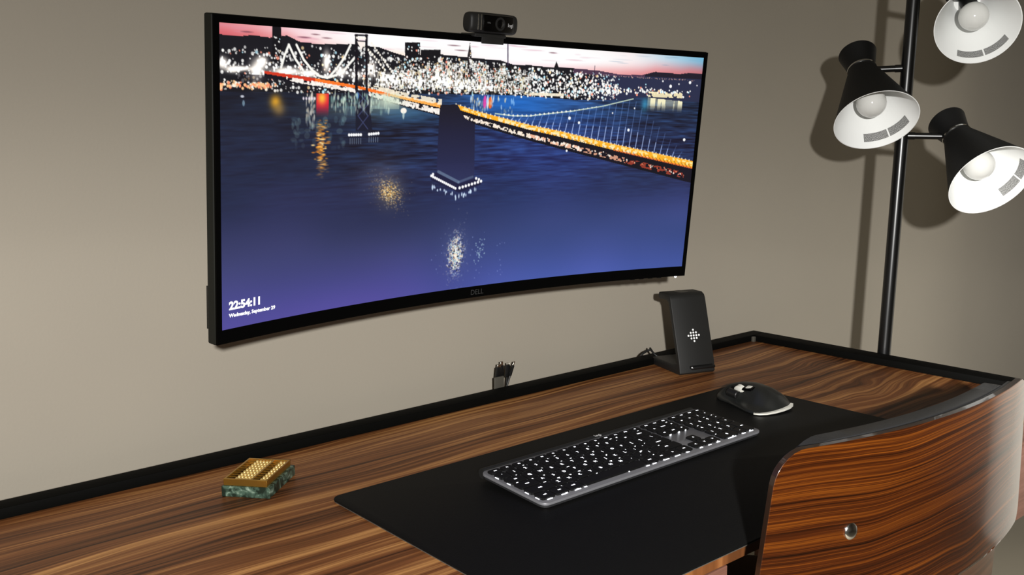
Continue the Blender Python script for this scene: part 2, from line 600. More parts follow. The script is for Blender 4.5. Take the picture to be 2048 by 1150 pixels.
KZ = 0.0065
_kc = {}
def key_mesh(wu, dm):
    kk = (round(wu, 3), round(dm, 4))
    if kk not in _kc:
        W_, D_ = wu * P - 0.0022, dm - 0.0022
        lo = rrect(W_, D_, 0.0022, 2)
        hi = rrect(W_ - 0.0012, D_ - 0.0012, 0.0020, 2)
        n_ = len(lo)
        v = [(x, y, 0) for x, y in lo] + [(x, y, 0.0020) for x, y in lo] + [(x, y, 0.0026) for x, y in hi]
        f = [tuple(range(2 * n_, 3 * n_))]
        for i in range(n_):
            j = (i + 1) % n_
            f.append((i, j, n_ + j, n_ + i))
            f.append((n_ + i, n_ + j, 2 * n_ + j, 2 * n_ + i))
        me = bpy.data.meshes.new('key')
        me.from_pydata(v, [], f)
        me.update()
        me.materials.append(M['key'])
        _kc[kk] = me
    return _kc[kk]

ytop = KD / 2 - 0.0065
FD = 0.0128
rows_y = [ytop - FD / 2] + [ytop - FD - P * (i + 0.5) for i in range(5)]
xL = -KW / 2 + 0.0047
def add_key(x, y, wu, dm, txt, big=0.0062):
    ko = bpy.data.objects.new('key', key_mesh(wu, dm))
    COL.objects.link(ko)
    ko.parent = kb
    ko.location = (x, y, KZ)
    if txt:
        me = text_mesh(txt, big, 0.0, offset=0.00013)
        if not me.materials:
            me.materials.append(M['legend'])
        lo = bpy.data.objects.new('legend', me)
        COL.objects.link(lo)
        lo.parent = ko
        lo.location = (0, 0, 0.00275)
    return ko

def row(y, dm, x0, items):
    x = x0
    for it in items:
        wu, t = it if isinstance(it, tuple) else (1.0, it)
        if t is not None:
            small = len(t) > 1
            add_key(x + wu * P / 2, y, wu, dm, t, 0.0036 if small else 0.0064)
        x += wu * P
f14 = 15.0 / 14
row(rows_y[0], FD, xL, [(f14, 'esc')] + [(f14, 'F%d' % i) for i in range(1, 13)] + [(f14, '=')])
row(rows_y[1], P, xL, list('`1234567890-=') + [(2.0, 'delete')])
row(rows_y[2], P, xL, [(1.5, 'tab')] + list('QWERTYUIOP[]') + [(1.5, '\\')])
row(rows_y[3], P, xL, [(1.75, 'caps')] + list("ASDFGHJKL;'") + [(2.25, 'return')])
row(rows_y[4], P, xL, [(2.25, 'shift')] + list('ZXCVBNM,./') + [(2.75, 'shift')])
row(rows_y[5], P, xL, [(1.25, 'ctrl'), (1.25, 'opt'), (1.25, 'cmd'), (6.25, ''), (1.25, 'cmd'), (1.25, 'opt'), (1.25, 'fn'), (1.25, 'ctrl')])
xN = xL + 15.25 * P
row(rows_y[0], FD, xN, ['F13', 'F14', 'F15'])
row(rows_y[1], P, xN, ['fn', 'home', 'pg'])
row(rows_y[2], P, xN, ['del', 'end', 'pg'])
row(rows_y[4], P, xN, [None, '^', None])
row(rows_y[5], P, xN, ['<', 'v', '>'])
xP = xL + 18.5 * P
row(rows_y[0], FD, xP, ['F16', 'F17', 'F18', 'F19'])
row(rows_y[1], P, xP, ['clr', '=', '/', '*'])
row(rows_y[2], P, xP, list('789-'))
row(rows_y[3], P, xP, list('456+'))
row(rows_y[4], P, xP, list('123') + [None])
row(rows_y[5], P, xP, [(2.0, '0'), '.', None])
add_key(xP + 3.5 * P, (rows_y[4] + rows_y[5]) / 2, 1.0, 2 * P, 'ent', 0.0042)
# light leaking under the front and outer keys
leak = bpy.data.meshes.new('light_leak')
leak.from_pydata([(-0.0045, -0.0005, 0), (0.0045, -0.0005, 0), (0.0045, 0.0005, 0), (-0.0045, 0.0005, 0), (-0.0045, -0.0005, 0.0007), (0.0045, -0.0005, 0.0007), (0.0045, 0.0005, 0.0007), (-0.0045, 0.0005, 0.0007)], [],
                 [(0, 1, 5, 4), (1, 2, 6, 5), (2, 3, 7, 6), (3, 0, 4, 7), (4, 5, 6, 7), (3, 2, 1, 0)])
leak.materials.append(M['legend'])
yf = rows_y[5] - P / 2
for uu, sc in ((0.62, 0.9), (1.9, 1.1), (3.1, 1.1), (3.8, 0.5), (9.9, 0.7), (10.6, 0.8), (11.9, 1.1), (13.1, 1.1), (14.3, 0.5), (15.8, 0.7), (16.8, 0.7), (17.8, 0.8), (19.5, 2.0), (21.0, 0.7), (22.0, 0.6)):
    lo = bpy.data.objects.new('light_leak', leak)
    COL.objects.link(lo)
    lo.parent = kb
    lo.location = (xL + uu * P, yf - 0.0001, KZ)
    lo.scale = (sc, 1, 1)
for yy in (rows_y[1], rows_y[2] - 0.004, rows_y[4], rows_y[5]):
    lo = bpy.data.objects.new('light_leak', leak)
    COL.objects.link(lo)
    lo.parent = kb
    lo.location = (xL - 0.0001, yy, KZ)
    lo.rotation_euler = (0, 0, PI / 2)
    lo.scale = (0.7, 0.8, 1)
krnd = random.Random(4)
for ko in [o for o in kb.children if o.name.split('.')[0] == 'key']:
    if krnd.random() < 0.85:
        hw_ = (max(v_.co.x for v_ in ko.data.vertices))
        hd_ = (max(v_.co.y for v_ in ko.data.vertices))
        lo = bpy.data.objects.new('light_leak', leak)
        COL.objects.link(lo)
        lo.parent = ko
        lo.location = (krnd.uniform(-0.5, 0.5) * hw_, -hd_ - 0.0004, 0.0)
        lo.scale = (krnd.uniform(0.14, 0.42), 0.7, krnd.choice((0.8, 1.2, 2.6)))

# ------------------------------------------------------------------ mouse
ms = thing('computer_mouse', 'sculpted dark grey mouse with chrome wheel on the black mat', 'mouse', (0.7165, -0.3280, MZ), (0, 0, math.radians(-3)))
def mouse_grid():
    yk = [-0.0625, -0.058, -0.045, -0.025, 0.0, 0.025, 0.045, 0.057, 0.0625]
    hk = [0.004, 0.0125, 0.0235, 0.0310, 0.0335, 0.0300, 0.0225, 0.0135, 0.004]
    lk = [0.026, 0.042, 0.053, 0.052, 0.043, 0.034, 0.031, 0.026, 0.012]
    rk = [0.012, 0.024, 0.032, 0.036, 0.037, 0.036, 0.034, 0.028, 0.012]
    tk = [-1.0, -0.92, -0.74, -0.60, -0.46, -0.30, -0.08, 0.25, 0.55, 0.8, 0.94, 1.0]
    pk = [0.05, 0.13, 0.20, 0.34, 0.66, 0.90, 1.0, 0.96, 0.82, 0.58, 0.30, 0.05]
    pk2 = [0.05, 0.40, 0.62, 0.76, 0.86, 0.95, 1.0, 0.96, 0.84, 0.60, 0.32, 0.05]
    ny, nt = 40, 36
    v, f = [], []
    for i in range(ny + 1):
        # cosine spacing towards the ends
        y = -0.0625 * math.cos(PI * i / ny)
        h, lw, rw = (float(np.interp(y, yk, q)) for q in (hk, lk, rk))
        g = min(1.0, max(0.0, (y - 0.015) / 0.03))
        for j in range(nt + 1):
            t = -math.cos(PI * j / nt)
            t = 0.5 * t + 0.5 * (-1 + 2 * j / nt)
            z = h * ((1 - g) * float(np.interp(t, tk, pk)) + g * float(np.interp(t, tk, pk2)))
            x = t * (lw if t < 0 else rw)
            v.append((x, y, z + 0.0015))
    n1 = nt + 1
    for i in range(ny):
        for j in range(nt):
            f.append((i * n1 + j, i * n1 + j + 1, (i + 1) * n1 + j + 1, (i + 1) * n1 + j))
    rim = [j for j in range(n1)] + [i * n1 + nt for i in range(1, ny + 1)] + [ny * n1 + j for j in range(nt - 1, -1, -1)] + [i * n1 for i in range(ny - 1, 0, -1)]
    b0 = len(v)
    for r in rim:
        x, y, z = v[r]
        v.append((x * 0.97, y * 0.97, 0.0))
    L = len(rim)
    for i in range(L):
        f.append((rim[i], rim[(i + 1) % L], b0 + (i + 1) % L, b0 + i))
    f.append(tuple(b0 + i for i in range(L)))
    return v, f
v_, f_ = mouse_grid()
body = mk('shell', v_, f_, M['mouse'], ms, True, math.radians(60))
sm = body.modifiers.new('smooth', 'SMOOTH')
sm.factor = 0.5
sm.iterations = 5
lathe('scroll_wheel', [(-0.0045, 0.0), (-0.0045, 0.0085), (-0.0035, 0.0105), (0.0035, 0.0105), (0.0045, 0.0085), (0.0045, 0.0)], M['strip'], ms, seg=32, origin=(-0.0150, 0.0150, 0.0200), axis=(1, 0, 0.35))
bm = rbox((0, 0, 0), (0.009, 0.013, 0.004), 0.0018, 2)
md = bm_obj('mode_button', bm, M['strip'], ms, True)
md.location = (-0.0150, -0.0035, 0.0290)
md.rotation_euler = (math.radians(-3), math.radians(-20), 0)
bm = rbox((0, 0, 0), (0.012, 0.048, 0.004), 0.0018, 2)
ch = bm_obj('wheel_channel', bm, M['blackgloss'], ms, True)
ch.location = (-0.0150, 0.0120, 0.0255)
ch.rotation_euler = (math.radians(-10), math.radians(-20), 0)
lathe('thumb_wheel', [(-0.010, 0.0), (-0.010, 0.006), (-0.009, 0.007), (0.009, 0.007), (0.010, 0.006), (0.010, 0.0)], M['mouse_thumb'], ms, seg=24, origin=(-0.0245, 0.022, 0.016), axis=(0, 1, 0.1))
# bright metal strip under the thumb rest
strip = []
for (x, y) in ((-0.0530, -0.0420), (-0.0490, -0.0505), (-0.0400, -0.0570), (-0.0260, -0.0615), (-0.0080, -0.0635), (0.0080, -0.0632), (0.0190, -0.0600)):
    strip.append((x, y, 0))
sv, sf = [], []
for i, (x, y, _) in enumerate(strip):
    hgt = 0.0012 + 0.0034 * i / (len(strip) - 1)
    zb_ = 0.0015 + 0.0040 * (i / (len(strip) - 1)) ** 2
    for ox, zz in ((1.035, zb_), (1.035, zb_ + hgt), (0.97, zb_ + hgt + 0.0005), (0.97, zb_)):
        sv.append((x * ox, y * ox, zz))
for i in range(len(strip) - 1):
    for k in range(4):
        k2 = (k + 1) % 4
        sf.append((i * 4 + k, i * 4 + k2, i * 4 + 4 + k2, i * 4 + 4 + k))
sf += [(0, 1, 2, 3), tuple(len(sv) - 4 + i for i in range(4))]
mk('metal_strip', sv, sf, M['strip'], ms, True, math.radians(40))

# ------------------------------------------------------------------ abacus paperweight
ab = thing('abacus_paperweight', 'small brass abacus on a green marble block on the desk', 'paperweight', (-0.0537, -0.1333, ZD), (0, 0, math.radians(41.0)))
# local x runs along the long side, local y across (rods run along y)
AL, AW = 0.0845, 0.0620
bm = rbox((0, 0, 0.0068), (AL, AW, 0.0136), 0.0009, 1)
bm_obj('marble_block', bm, M['marble'], ab)
FL_, FW_, fz, fh = 0.0770, 0.0560, 0.0136, 0.0085
fr = 0.0028
fx0, fy0 = FL_ / 2, FW_ / 2
OX, OY = -0.0010, 0.0010
box('frame_side', (OX - fx0, OY - fy0, fz), (OX - fx0 + fr, OY + fy0, fz + fh), M['brass'], ab, bev=0.0004, seg=1)
box('frame_side', (OX + fx0 - fr, OY - fy0, fz), (OX + fx0, OY + fy0, fz + fh), M['brass'], ab, bev=0.0004, seg=1)
box('frame_side', (OX - fx0 + fr, OY - fy0, fz), (OX + fx0 - fr, OY - fy0 + fr, fz + fh), M['brass'], ab, bev=0.0004, seg=1)
box('frame_side', (OX - fx0 + fr, OY + fy0 - fr, fz), (OX + fx0 - fr, OY + fy0, fz + fh), M['brass'], ab, bev=0.0004, seg=1)
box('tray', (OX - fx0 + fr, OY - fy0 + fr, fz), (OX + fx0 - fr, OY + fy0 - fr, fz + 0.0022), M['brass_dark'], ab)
yb = OY - fy0 + 0.0205
box('beam', (OX - fx0 + fr, yb - 0.0012, fz + 0.002), (OX + fx0 - fr, yb + 0.0012, fz + fh), M['brass'], ab)
bead = None
for i in range(9):
    x = OX - fx0 + fr + (FL_ - 2 * fr) * (i + 0.5) / 9
    tube('rod', [(x, OY - fy0 + fr, fz + 0.0058), (x, OY + fy0 - fr, fz + 0.0058)], 0.0006, M['brass'], ab, seg=6)
    ys = [OY - fy0 + fr + 0.0024 + 0.0044 * q for q in range(2)] + [yb + 0.0012 + 0.0024 + 0.0044 * q for q in range(5)]
    for y in ys:
        if bead is None:
            bm = bmesh.new()
            bmesh.ops.create_uvsphere(bm, u_segments=12, v_segments=8, radius=0.0027)
            bmesh.ops.scale(bm, vec=(1.0, 0.76, 1.0), verts=bm.verts)
            bead = bm_obj('bead', bm, M['bead'], ab, True)
            o = bead
        else:
            o = bead.copy()
            COL.objects.link(o)
            o.parent = ab
        o.location = (x, y, fz + 0.0058)

# ------------------------------------------------------------------ charging stand
cs = thing('charging_stand', 'black folded wireless charging stand at the back of the desk', 'charger', (0.775, -0.1272, ZD), (0, 0, math.radians(-18.3)))
CW = 0.0754
# side profile (back, up): base foot, leaning panel, rear arm
prof = [(0.000, 0.004), (0.003, 0.0005), (0.098, 0.0005), (0.102, 0.005), (0.101, 0.0125), (0.096, 0.0155), (0.0260, 0.0165), (0.0115, 0.0200), (0.0455, 0.1270), (0.0520, 0.1320), (0.077, 0.1310), (0.081, 0.1335), (0.081, 0.1400), (0.079, 0.1435), (0.0500, 0.1440), (0.0420, 0.1400), (0.0385, 0.1340), (0.0030, 0.0210)]
bm = bmesh.new()
vs = [bm.verts.new((0.0, a, b)) for a, b in prof]
f0 = bm.faces.new(vs)
ex = bmesh.ops.extrude_face_region(bm, geom=[f0])
tv = [g for g in ex['geom'] if isinstance(g, bmesh.types.BMVert)]
bmesh.ops.translate(bm, vec=(CW, 0, 0), verts=tv)
ts = set(tv)
ed = [e for e in bm.edges if (e.verts[0] in ts) == (e.verts[1] in ts)]
bmesh.ops.bevel(bm, geom=ed, offset=0.0016, segments=2, profile=0.5, affect='EDGES')
bm_obj('stand_body', bm, M['black_soft'], cs, True, math.radians(35))
pdir = Vector((0, 0.0355, 0.113)).normalized()
pnor = Vector((0, -pdir.z, pdir.y))
pbase = Vector((0, 0.0030, 0.0210))
lip = rbox((0, 0, 0), (0.050, 0.012, 0.006), 0.0025, 3)
lp = bm_obj('phone_lip', lip, M['black'], cs, True)
lp.location = (CW / 2 + 0.008, -0.003, 0.0135)
dotm = None
for rr, cnt in ((-2, 1), (-1, 3), (0, 5), (1, 3), (2, 1)):
    for q in range(cnt):
        cx = CW / 2 + (q - (cnt - 1) / 2) * 0.0056 + 0.001
        along = 0.050 + -rr * 0.0052
        pos = pbase + pdir * along + Vector((cx, 0, 0)) + pnor * 0.0001
        if dotm is None:
            dotm = lathe('logo_dot', [(0, 0.0), (0, 0.0019), (0.0002, 0.0018), (0.0002, 0.0)], M['dot'], cs, seg=12, axis=tuple(pnor))
            o = dotm
        else:
            o = dotm.copy()
            COL.objects.link(o)
            o.parent = cs
        o.location = pos
bm = bmesh.new()
bmesh.ops.create_uvsphere(bm, u_segments=10, v_segments=6, radius=0.0013)
ld = bm_obj('status_light', bm, M['dot'], cs, True)
ld.location = (0.0195, -0.0090, 0.0155)
lathe('watch_pad', [(0, 0.0), (0, 0.014), (0.0010, 0.0135), (0.0010, 0.0)], M['black'], cs, seg=28, origin=(CW / 2, 0.0635, 0.1433), axis=(0, 0, 1))

# ------------------------------------------------------------------ cables
c1 = thing('charger_cable', 'thin black cable looping over the rail behind the charging stand', 'cable', (0.80, -0.05, ZD))
pts = bez((0.026, 0.009, 0.0085), (0.012, 0.022, 0.0155), (0.018, 0.034, 0.030), (0.022, 0.036, 0.0245)) + bez((0.022, 0.036, 0.0245), (0.026, 0.038, 0.019), (0.008, 0.043, 0.022), (0.000, 0.0452, 0.006))[1:] + [Vector((0.000, 0.0452, -0.1))]
tube('cord', pts, 0.0021, M['black'], c1, seg=10)

cc = thing('cable_clip', 'grey cable clip holding plug ends against the wall behind the rail', 'cable clip', (0.4500, -0.0020, 0.70))
bm = rbox((0, 0, 0.040), (0.0210, 0.0040, 0.080), 0.0016, 2)
bm_obj('clip_body', bm, M['clip'], cc, True)
def usb(name, label, x, zlow, ztop, dx, wdt, metal_len, y=-0.0125):
    t = thing(name, label, 'cable', (x, y, zlow), (0, math.atan2(dx, ztop - zlow), 0))
    L = math.hypot(dx, ztop - zlow)
    # the cord hangs down behind the rail; the plug stands up
    tube('cord', [(0, 0, -0.08), (0, 0, L * 0.45)], 0.0016, M['black'], t, seg=8)
    b_ = rbox((0, 0, L * 0.45 + (L * 0.55 - metal_len) / 2), (wdt, 0.0045, L * 0.55 - metal_len), 0.0014, 2)
    bm_obj('plug_housing', b_, M['black'], t, True)
    b_ = rbox((0, 0, L - metal_len / 2 - 0.0004), (wdt * 0.68, 0.0026, metal_len), 0.0005, 1)
    bm_obj('plug_tip', b_, M['steel'], t, True)
    return t
usb('usb_cable', 'wide black cable plug, leftmost of the plugs by the wall', 0.4500, 0.752, 0.8000, 0.006, 0.0115, 0.0055, 0.0045)
usb('usb_cable', 'black cable plug with a bright upright tip, second from left', 0.4635, 0.752, 0.8030, 0.000, 0.0085, 0.0070, 0.0070)
usb('usb_cable', 'short black cable plug standing third from left by the wall', 0.4740, 0.752, 0.7985, 0.004, 0.0085, 0.0040, 0.0070)
usb('usb_cable', 'slim cable plug leaning right with a gold-coloured tip by the wall', 0.4690, 0.756, 0.8005, 0.0185, 0.0042, 0.0070, 0.0010)

# ------------------------------------------------------------------ monitor
SW, SH, RC = 0.7998, 0.3348, 1.9
mon = thing('curved_monitor', 'wide curved black monitor showing a lit bridge and city at night', 'monitor', (0.2733, -0.1827, 1.1408), (0.1005, 0, -0.0084))
def cp(u, v, d=0.0):
    a = u / RC
    return Vector(((RC + d) * math.sin(a), -RC + (RC + d) * math.cos(a), v))
def cbar(name, u0, u1, v0, v1, d0, d1, mat, parent, n=24):
    v, f = [], []
    for i in range(n + 1):
        u = u0 + (u1 - u0) * i / n
        for vv, dd in ((v0, d0), (v1, d0), (v1, d1), (v0, d1)):
            v.append(cp(u, vv, dd))
    for i in range(n):
        for k in range(4):
            k2 = (k + 1) % 4
            f.append((i * 4 + k, i * 4 + k2, i * 4 + 4 + k2, i * 4 + 4 + k))
    f += [(0, 1, 2, 3), (n * 4, n * 4 + 1, n * 4 + 2, n * 4 + 3)]
    o = mk(name, v, f, mat, parent, True, math.radians(30))
    return o
bs, bt, bb = 0.0078, 0.0092, 0.0168
hu = SW / 2
U1, V0, V1 = hu + bs, -SH / 2 - bb, SH / 2 + bt
hs = cbar('housing', -U1, U1, V0, V1, 0.0012, 0.0150, M['mon_side'], mon, 48)
bv = hs.modifiers.new('edge', 'BEVEL')
bv.width = 0.002
bv.segments = 2
bv.limit_method = 'ANGLE'
cbar('bezel_strip', -U1 + 0.001, U1 - 0.001, V0 + 0.0008, -SH / 2, -0.0012, 0.0013, M['bezel'], mon, 48)
cbar('bezel_strip', -U1 + 0.001, U1 - 0.001, SH / 2, V1 - 0.0008, -0.0012, 0.0013, M['bezel'], mon, 48)
cbar('bezel_strip', -U1 + 0.001, -hu, -SH / 2, SH / 2, -0.0012, 0.0013, M['bezel'], mon, 2)
cbar('bezel_strip', hu, U1 - 0.001, -SH / 2, SH / 2, -0.0012, 0.0013, M['bezel'], mon, 2)
rh_ = cbar('rear_housing', -0.20, 0.20, -0.125, 0.125, 0.0145, 0.060, M['mon_side'], mon, 16)
cbar('port_cover', -hu - 0.002, -hu + 0.030, -0.170, -0.120, 0.0145, 0.0245, M['black'], mon, 4)
for q in range(4):
    cbar('port', -hu - 0.0026, -hu - 0.0016, -0.166 + q * 0.0115, -0.158 + q * 0.0115, 0.0165, 0.0225, M['blackgloss'], mon, 1)
# lettering on the lower bezel
def bend_text(name, s, size, u0, v0, d, mat, parent, align='CENTER', offset=0.0):
    src = text_mesh(s, size, 0.0, align, offset, 3)
    me = src.copy()
    for vv in me.vertices:
        q = cp(u0 + vv.co.x, v0 + vv.co.y, d)
        vv.co = q
    me.materials.clear()
    return link(name, me, mat, parent)
bend_text('logo', 'DELL', 0.0105, 0.0, -SH / 2 - 0.0088, -0.0014, M['bezelprint'], mon)
for q in range(4):
    cbar('menu_button', 0.300 + q * 0.018, 0.308 + q * 0.018, V0 - 0.0014, V0 + 0.0005, 0.003, 0.010, M['black'], mon, 1)
bm = bmesh.new()
bmesh.ops.create_uvsphere(bm, u_segments=12, v_segments=8, radius=0.0022)
pl = bm_obj('power_light', bm, M['led'], mon, True)
pl.location = cp(hu - 0.0095, V0 - 0.0003, 0.002)

# ---- picture on the screen: painted per vertex on the curved panel
NX, NY = 1000, 420
rng = np.random.default_rng(11)
XX, YY = np.meshgrid(np.arange(NX) + 0.5, (np.arange(NY) + 0.5) * 418.6 / NY)
img = np.zeros((NY, NX, 3))
def C3(h):
    h = h.lstrip('#')
    return np.array([int(h[i:i + 2], 16) / 255 for i in (0, 2, 4)])
def blend(mask, col):
    global img
    img = img * (1 - mask[..., None]) + np.asarray(col) * mask[..., None]
def addc(mask, col):
    global img
    img = img + mask[..., None] * np.asarray(col)
def sstep(a, b, x):
    t = np.clip((x - a) / (b - a), 0, 1)
    return t * t * (3 - 2 * t)
def grad(x, ks, cs):
    return np.stack([np.interp(x, ks, [C3(c)[i] for c in cs]) for i in range(3)], -1)
def poly(pts):
    px = np.array([q[0] for q in pts]); py = np.array([q[1] for q in pts])
    acc = np.zeros_like(XX)
    for ox in (-0.25, 0.25):
        for oy in (-0.25, 0.25):
            ins = np.zeros(XX.shape, bool)
            j = len(pts) - 1
            for i in range(len(pts)):
                if py[i] != py[j]:
                    c = ((py[i] > YY + oy) != (py[j] > YY + oy)) & (XX + ox < (px[j] - px[i]) * (YY + oy - py[i]) / (py[j] - py[i]) + px[i])
                    ins ^= c
                j = i
            acc += ins * 0.25
    return acc
def disc(x, y, r, col, a=1.0, ry=None):
    global img
    ry = ry or r
    x0, x1 = int(max(0, x - r - 2)), int(min(NX, x + r + 3))
    y0, y1 = int(max(0, (y - ry - 2) * NY / 418.6)), int(min(NY, (y + ry + 3) * NY / 418.6))
    if x1 <= x0 or y1 <= y0:
        return
    xs, ys = XX[y0:y1, x0:x1], YY[y0:y1, x0:x1]
    d = np.sqrt(((xs - x) / r) ** 2 + ((ys - y) / ry) ** 2)
    m = np.clip((1 - d) * min(r, ry) + 0.5, 0, 1) * a
    img[y0:y1, x0:x1] = img[y0:y1, x0:x1] * (1 - m[..., None]) + np.asarray(col) * m[..., None]
def line(pts, wd, col, a=1.0):
    m = np.zeros_like(XX)
    for (xa, ya), (xb, yb) in zip(pts, pts[1:]):
        x0, x1 = int(max(0, min(xa, xb) - wd - 2)), int(min(NX, max(xa, xb) + wd + 3))
        y0, y1 = int(max(0, min(ya, yb) - wd - 2)), int(min(NY, max(ya, yb) + wd + 3))
        if x1 <= x0 or y1 <= y0:
            continue
        xs, ys = XX[y0:y1, x0:x1], YY[y0:y1, x0:x1]
        dx, dy = xb - xa, yb - ya
        t = np.clip(((xs - xa) * dx + (ys - ya) * dy) / (dx * dx + dy * dy + 1e-9), 0, 1)
        d = np.hypot(xs - xa - t * dx, ys - ya - t * dy)
        m[y0:y1, x0:x1] = np.maximum(m[y0:y1, x0:x1], np.clip(wd / 2 - d + 0.5, 0, 1))
    blend(m * a, col)
def gauss(x, y, sx, sy):
    return np.exp(-((XX - x) / sx) ** 2 - ((YY - y) / sy) ** 2)
def smooth_noise(gx, gy, sd):
    r = np.random.default_rng(sd)
    g = r.random((gy + 2, gx + 2))
    fx = XX / NX * gx; fy = YY / 418.6 * gy
    ix = np.clip(fx.astype(int), 0, gx); iy = np.clip(fy.astype(int), 0, gy)
    tx = fx - ix; ty = fy - iy
    tx = tx * tx * (3 - 2 * tx); ty = ty * ty * (3 - 2 * ty)
    return (g[iy, ix] * (1 - tx) + g[iy, ix + 1] * tx) * (1 - ty) + (g[iy + 1, ix] * (1 - tx) + g[iy + 1, ix + 1] * tx) * ty

RIDGE = [(-5, 15.2), (34, 16.1), (54, 13.6), (82, 15.6), (111, 11.0), (132, 18.4), (165, 20.0), (193, 18.6), (228, 17.0), (254, 18.2), (278, 19.4), (300, 24.7), (326, 29.6), (392, 24), (459, 26.3), (491, 27.4), (526, 28.3), (554, 33.9), (590, 33.2), (622, 34.5), (686, 34.2), (751, 36.3), (798, 40.8), (851, 40.0), (884, 32.3), (918, 33.1), (945, 33.8), (970, 30.4), (1005, 31.4)]
SHORE = [(-5, 89), (88, 88.3), (151, 89.7), (280, 87.9), (390, 86.9), (462, 86.3), (547, 85.4), (618, 86.9), (698, 90.4), (803, 87.8), (856, 80.2), (960, 85.7), (1005, 86.3)]
ridge = np.interp(XX, *zip(*RIDGE)); shore = np.interp(XX, *zip(*SHORE))
# sky
top = grad(XX, [0, 60, 130, 230, 330, 520, 700, 820, 900, 1000], ['#de8088', '#ea9aa0', '#f8ccd2', '#ffeef0', '#fff2fa', '#fff8ff', '#fffaf8', '#f6e6e6', '#b8d2e2', '#6fb0d2'])
low = grad(XX, [0, 60, 130, 230, 330, 520, 650, 760, 880, 1000], ['#d8626a', '#e07478', '#f2a0a4', '#ffdcd0', '#ffe0c4', '#ffe6ee', '#fbd0d8', '#f0a8a8', '#e08488', '#c07078'])
t = sstep(0.15, 1.0, YY / np.maximum(ridge, 1))
img = top * (1 - t[..., None]) + low * t[..., None]
blend(np.clip(gauss(610, 16, 230, 17) * 1.4, 0, 1), C3('#ffffff'))
blend(np.clip(gauss(310, 10, 150, 16) * 1.2, 0, 1), C3('#ffffff'))
for _ in range(46):
    x = rng.uniform(0, 1000); y = rng.uniform(2, 26)
    disc(x, y, rng.uniform(7, 24), C3('#d890a8') if x < 760 else C3('#7f9cb4'), rng.uniform(0.10, 0.40), rng.uniform(0.6, 1.3))
for x, y, r in ((45, 10, 9), (160, 7, 7), (140, 12, 10), (180, 11, 8), (425, 9, 12), (440, 16, 12), (640, 10, 8)):
    disc(x, y, r, C3('#6a3a48'), 0.6, 1.1)
# far water and hills on the right, then the dark city
land = (YY > ridge).astype(float)
blend(land, C3('#17161c'))
blend(land * sstep(690, 800, XX) * (YY > 40.5), C3('#2b2f4a'))
blend(((YY > ridge) & (YY < 41.5) & (XX > 800)).astype(float), C3('#221d2a'))
blend(((YY > ridge) & (YY < 44) & (XX > 690) & (XX < 860)).astype(float) * 0.8, C3('#5c3f58'))
# water
wc = grad(YY, [80, 110, 150, 200, 260, 330, 380, 419], ['#191b2a', '#1b1f33', '#1e2440', '#20274a', '#272e5c', '#383d78', '#45458a', '#504a96'])
wr = grad(YY, [80, 110, 150, 200, 260, 330, 380, 419], ['#2a5ca8', '#2152a0', '#233c8a', '#26398a', '#283a80', '#34468c', '#3f5098', '#4658a4'])
k = sstep(250, 640, XX)
k = k * (1 - 0.75 * sstep(640, 900, XX) * (1 - sstep(230, 330, YY)))
wat = wc * (1 - k[..., None]) + wr * k[..., None]
grey_ = wat.mean(-1, keepdims=True)
wat = grey_ + (wat - grey_) * (0.80 + 0.2 * sstep(300, 419, YY))[..., None]
wat = wat * (1 - 0.16 * gauss(430, 240, 420, 90))[..., None]
blend((YY > shore).astype(float), np.zeros(3))
m = (YY > shore).astype(float)
img = img * (1 - m[..., None]) + wat * m[..., None]
# ripples
rip = smooth_noise(26, 150, 5) * 0.6 + smooth_noise(60, 260, 6) * 0.4
amp = (YY > shore) * (1 - sstep(150, 300, YY)) * (0.25 + 0.75 * sstep(100, 360, XX)) 
img += (amp * (rip - 0.5) * 0.36)[..., None] * np.array([0.35, 0.75, 1.2])
img = np.clip(img, 0, 2)
blend(m * gauss(560, 98, 95, 22) * 0.75, C3('#1f6fd0'))
blend(m * gauss(340, 118, 60, 16) * 0.5, C3('#3d78a8'))
blend(m * gauss(255, 112, 95, 14) * 0.4, C3('#7fa0a0'))

def rnd_light():
    r = rng.random()
    if r < 0.80:
        return C3('#fffefa')
    if r < 0.85:
        return C3('#ffe0a8')
    if r < 0.94:
        return C3('#bff0ff')
    return C3('#ff9a80')
# buildings of the centre
for _ in range(150):
    x = rng.normal(430, 95); x = min(max(x, 255), 590)
    w_ = rng.uniform(5, 15); h_ = rng.uniform(18, 52) * (1 - abs(x - 440) / 420)
    y1 = 84 - rng.uniform(0, 10)
    y0 = max(y1 - h_, np.interp(x, *zip(*RIDGE)) - rng.uniform(0, 10))
    bm_ = ((XX > x - w_ / 2) & (XX < x + w_ / 2) & (YY > y0) & (YY < y1)).astype(float)
    blend(bm_ * 0.9, C3(['#1c1a1e', '#2a2624', '#3c3830', '#8f8570', '#d8cfae'][rng.integers(0, 5)]))
    for yy in np.arange(y0 + 2, y1, 3.4):
        for xx in np.arange(x - w_ / 2 + 1.5, x + w_ / 2 - 0.5, 2.9):
            if rng.random() < 0.72:
                disc(xx, yy, rng.uniform(1.0, 2.1), rnd_light(), rng.uniform(0.75, 1.0))
for pts in ([(326, 9.4), (356, 7.9), (358, 50), (328, 51)], [(358, 19), (398, 17), (398, 34), (358, 36)]):
    blend(poly(pts), C3('#141216'))
for _ in range(26):
    disc(rng.uniform(329, 356), rng.uniform(12, 50), rng.uniform(0.8, 1.7), rnd_light())
blend(poly([(454, 24), (458, 1.5), (462.5, 24), (465, 54), (456, 54)]), C3('#2a2226'))
for q in range(14):
    disc(459 + rng.uniform(-2, 3), 6 + q * 3.4, 1.1, rnd_light())
line([(539, 1), (541.7, 35)], 2.2, C3('#3c2c4c'))
blend(poly([(86, -2), (100.5, -2), (104, 61), (86, 61)]), C3('#110f14'))
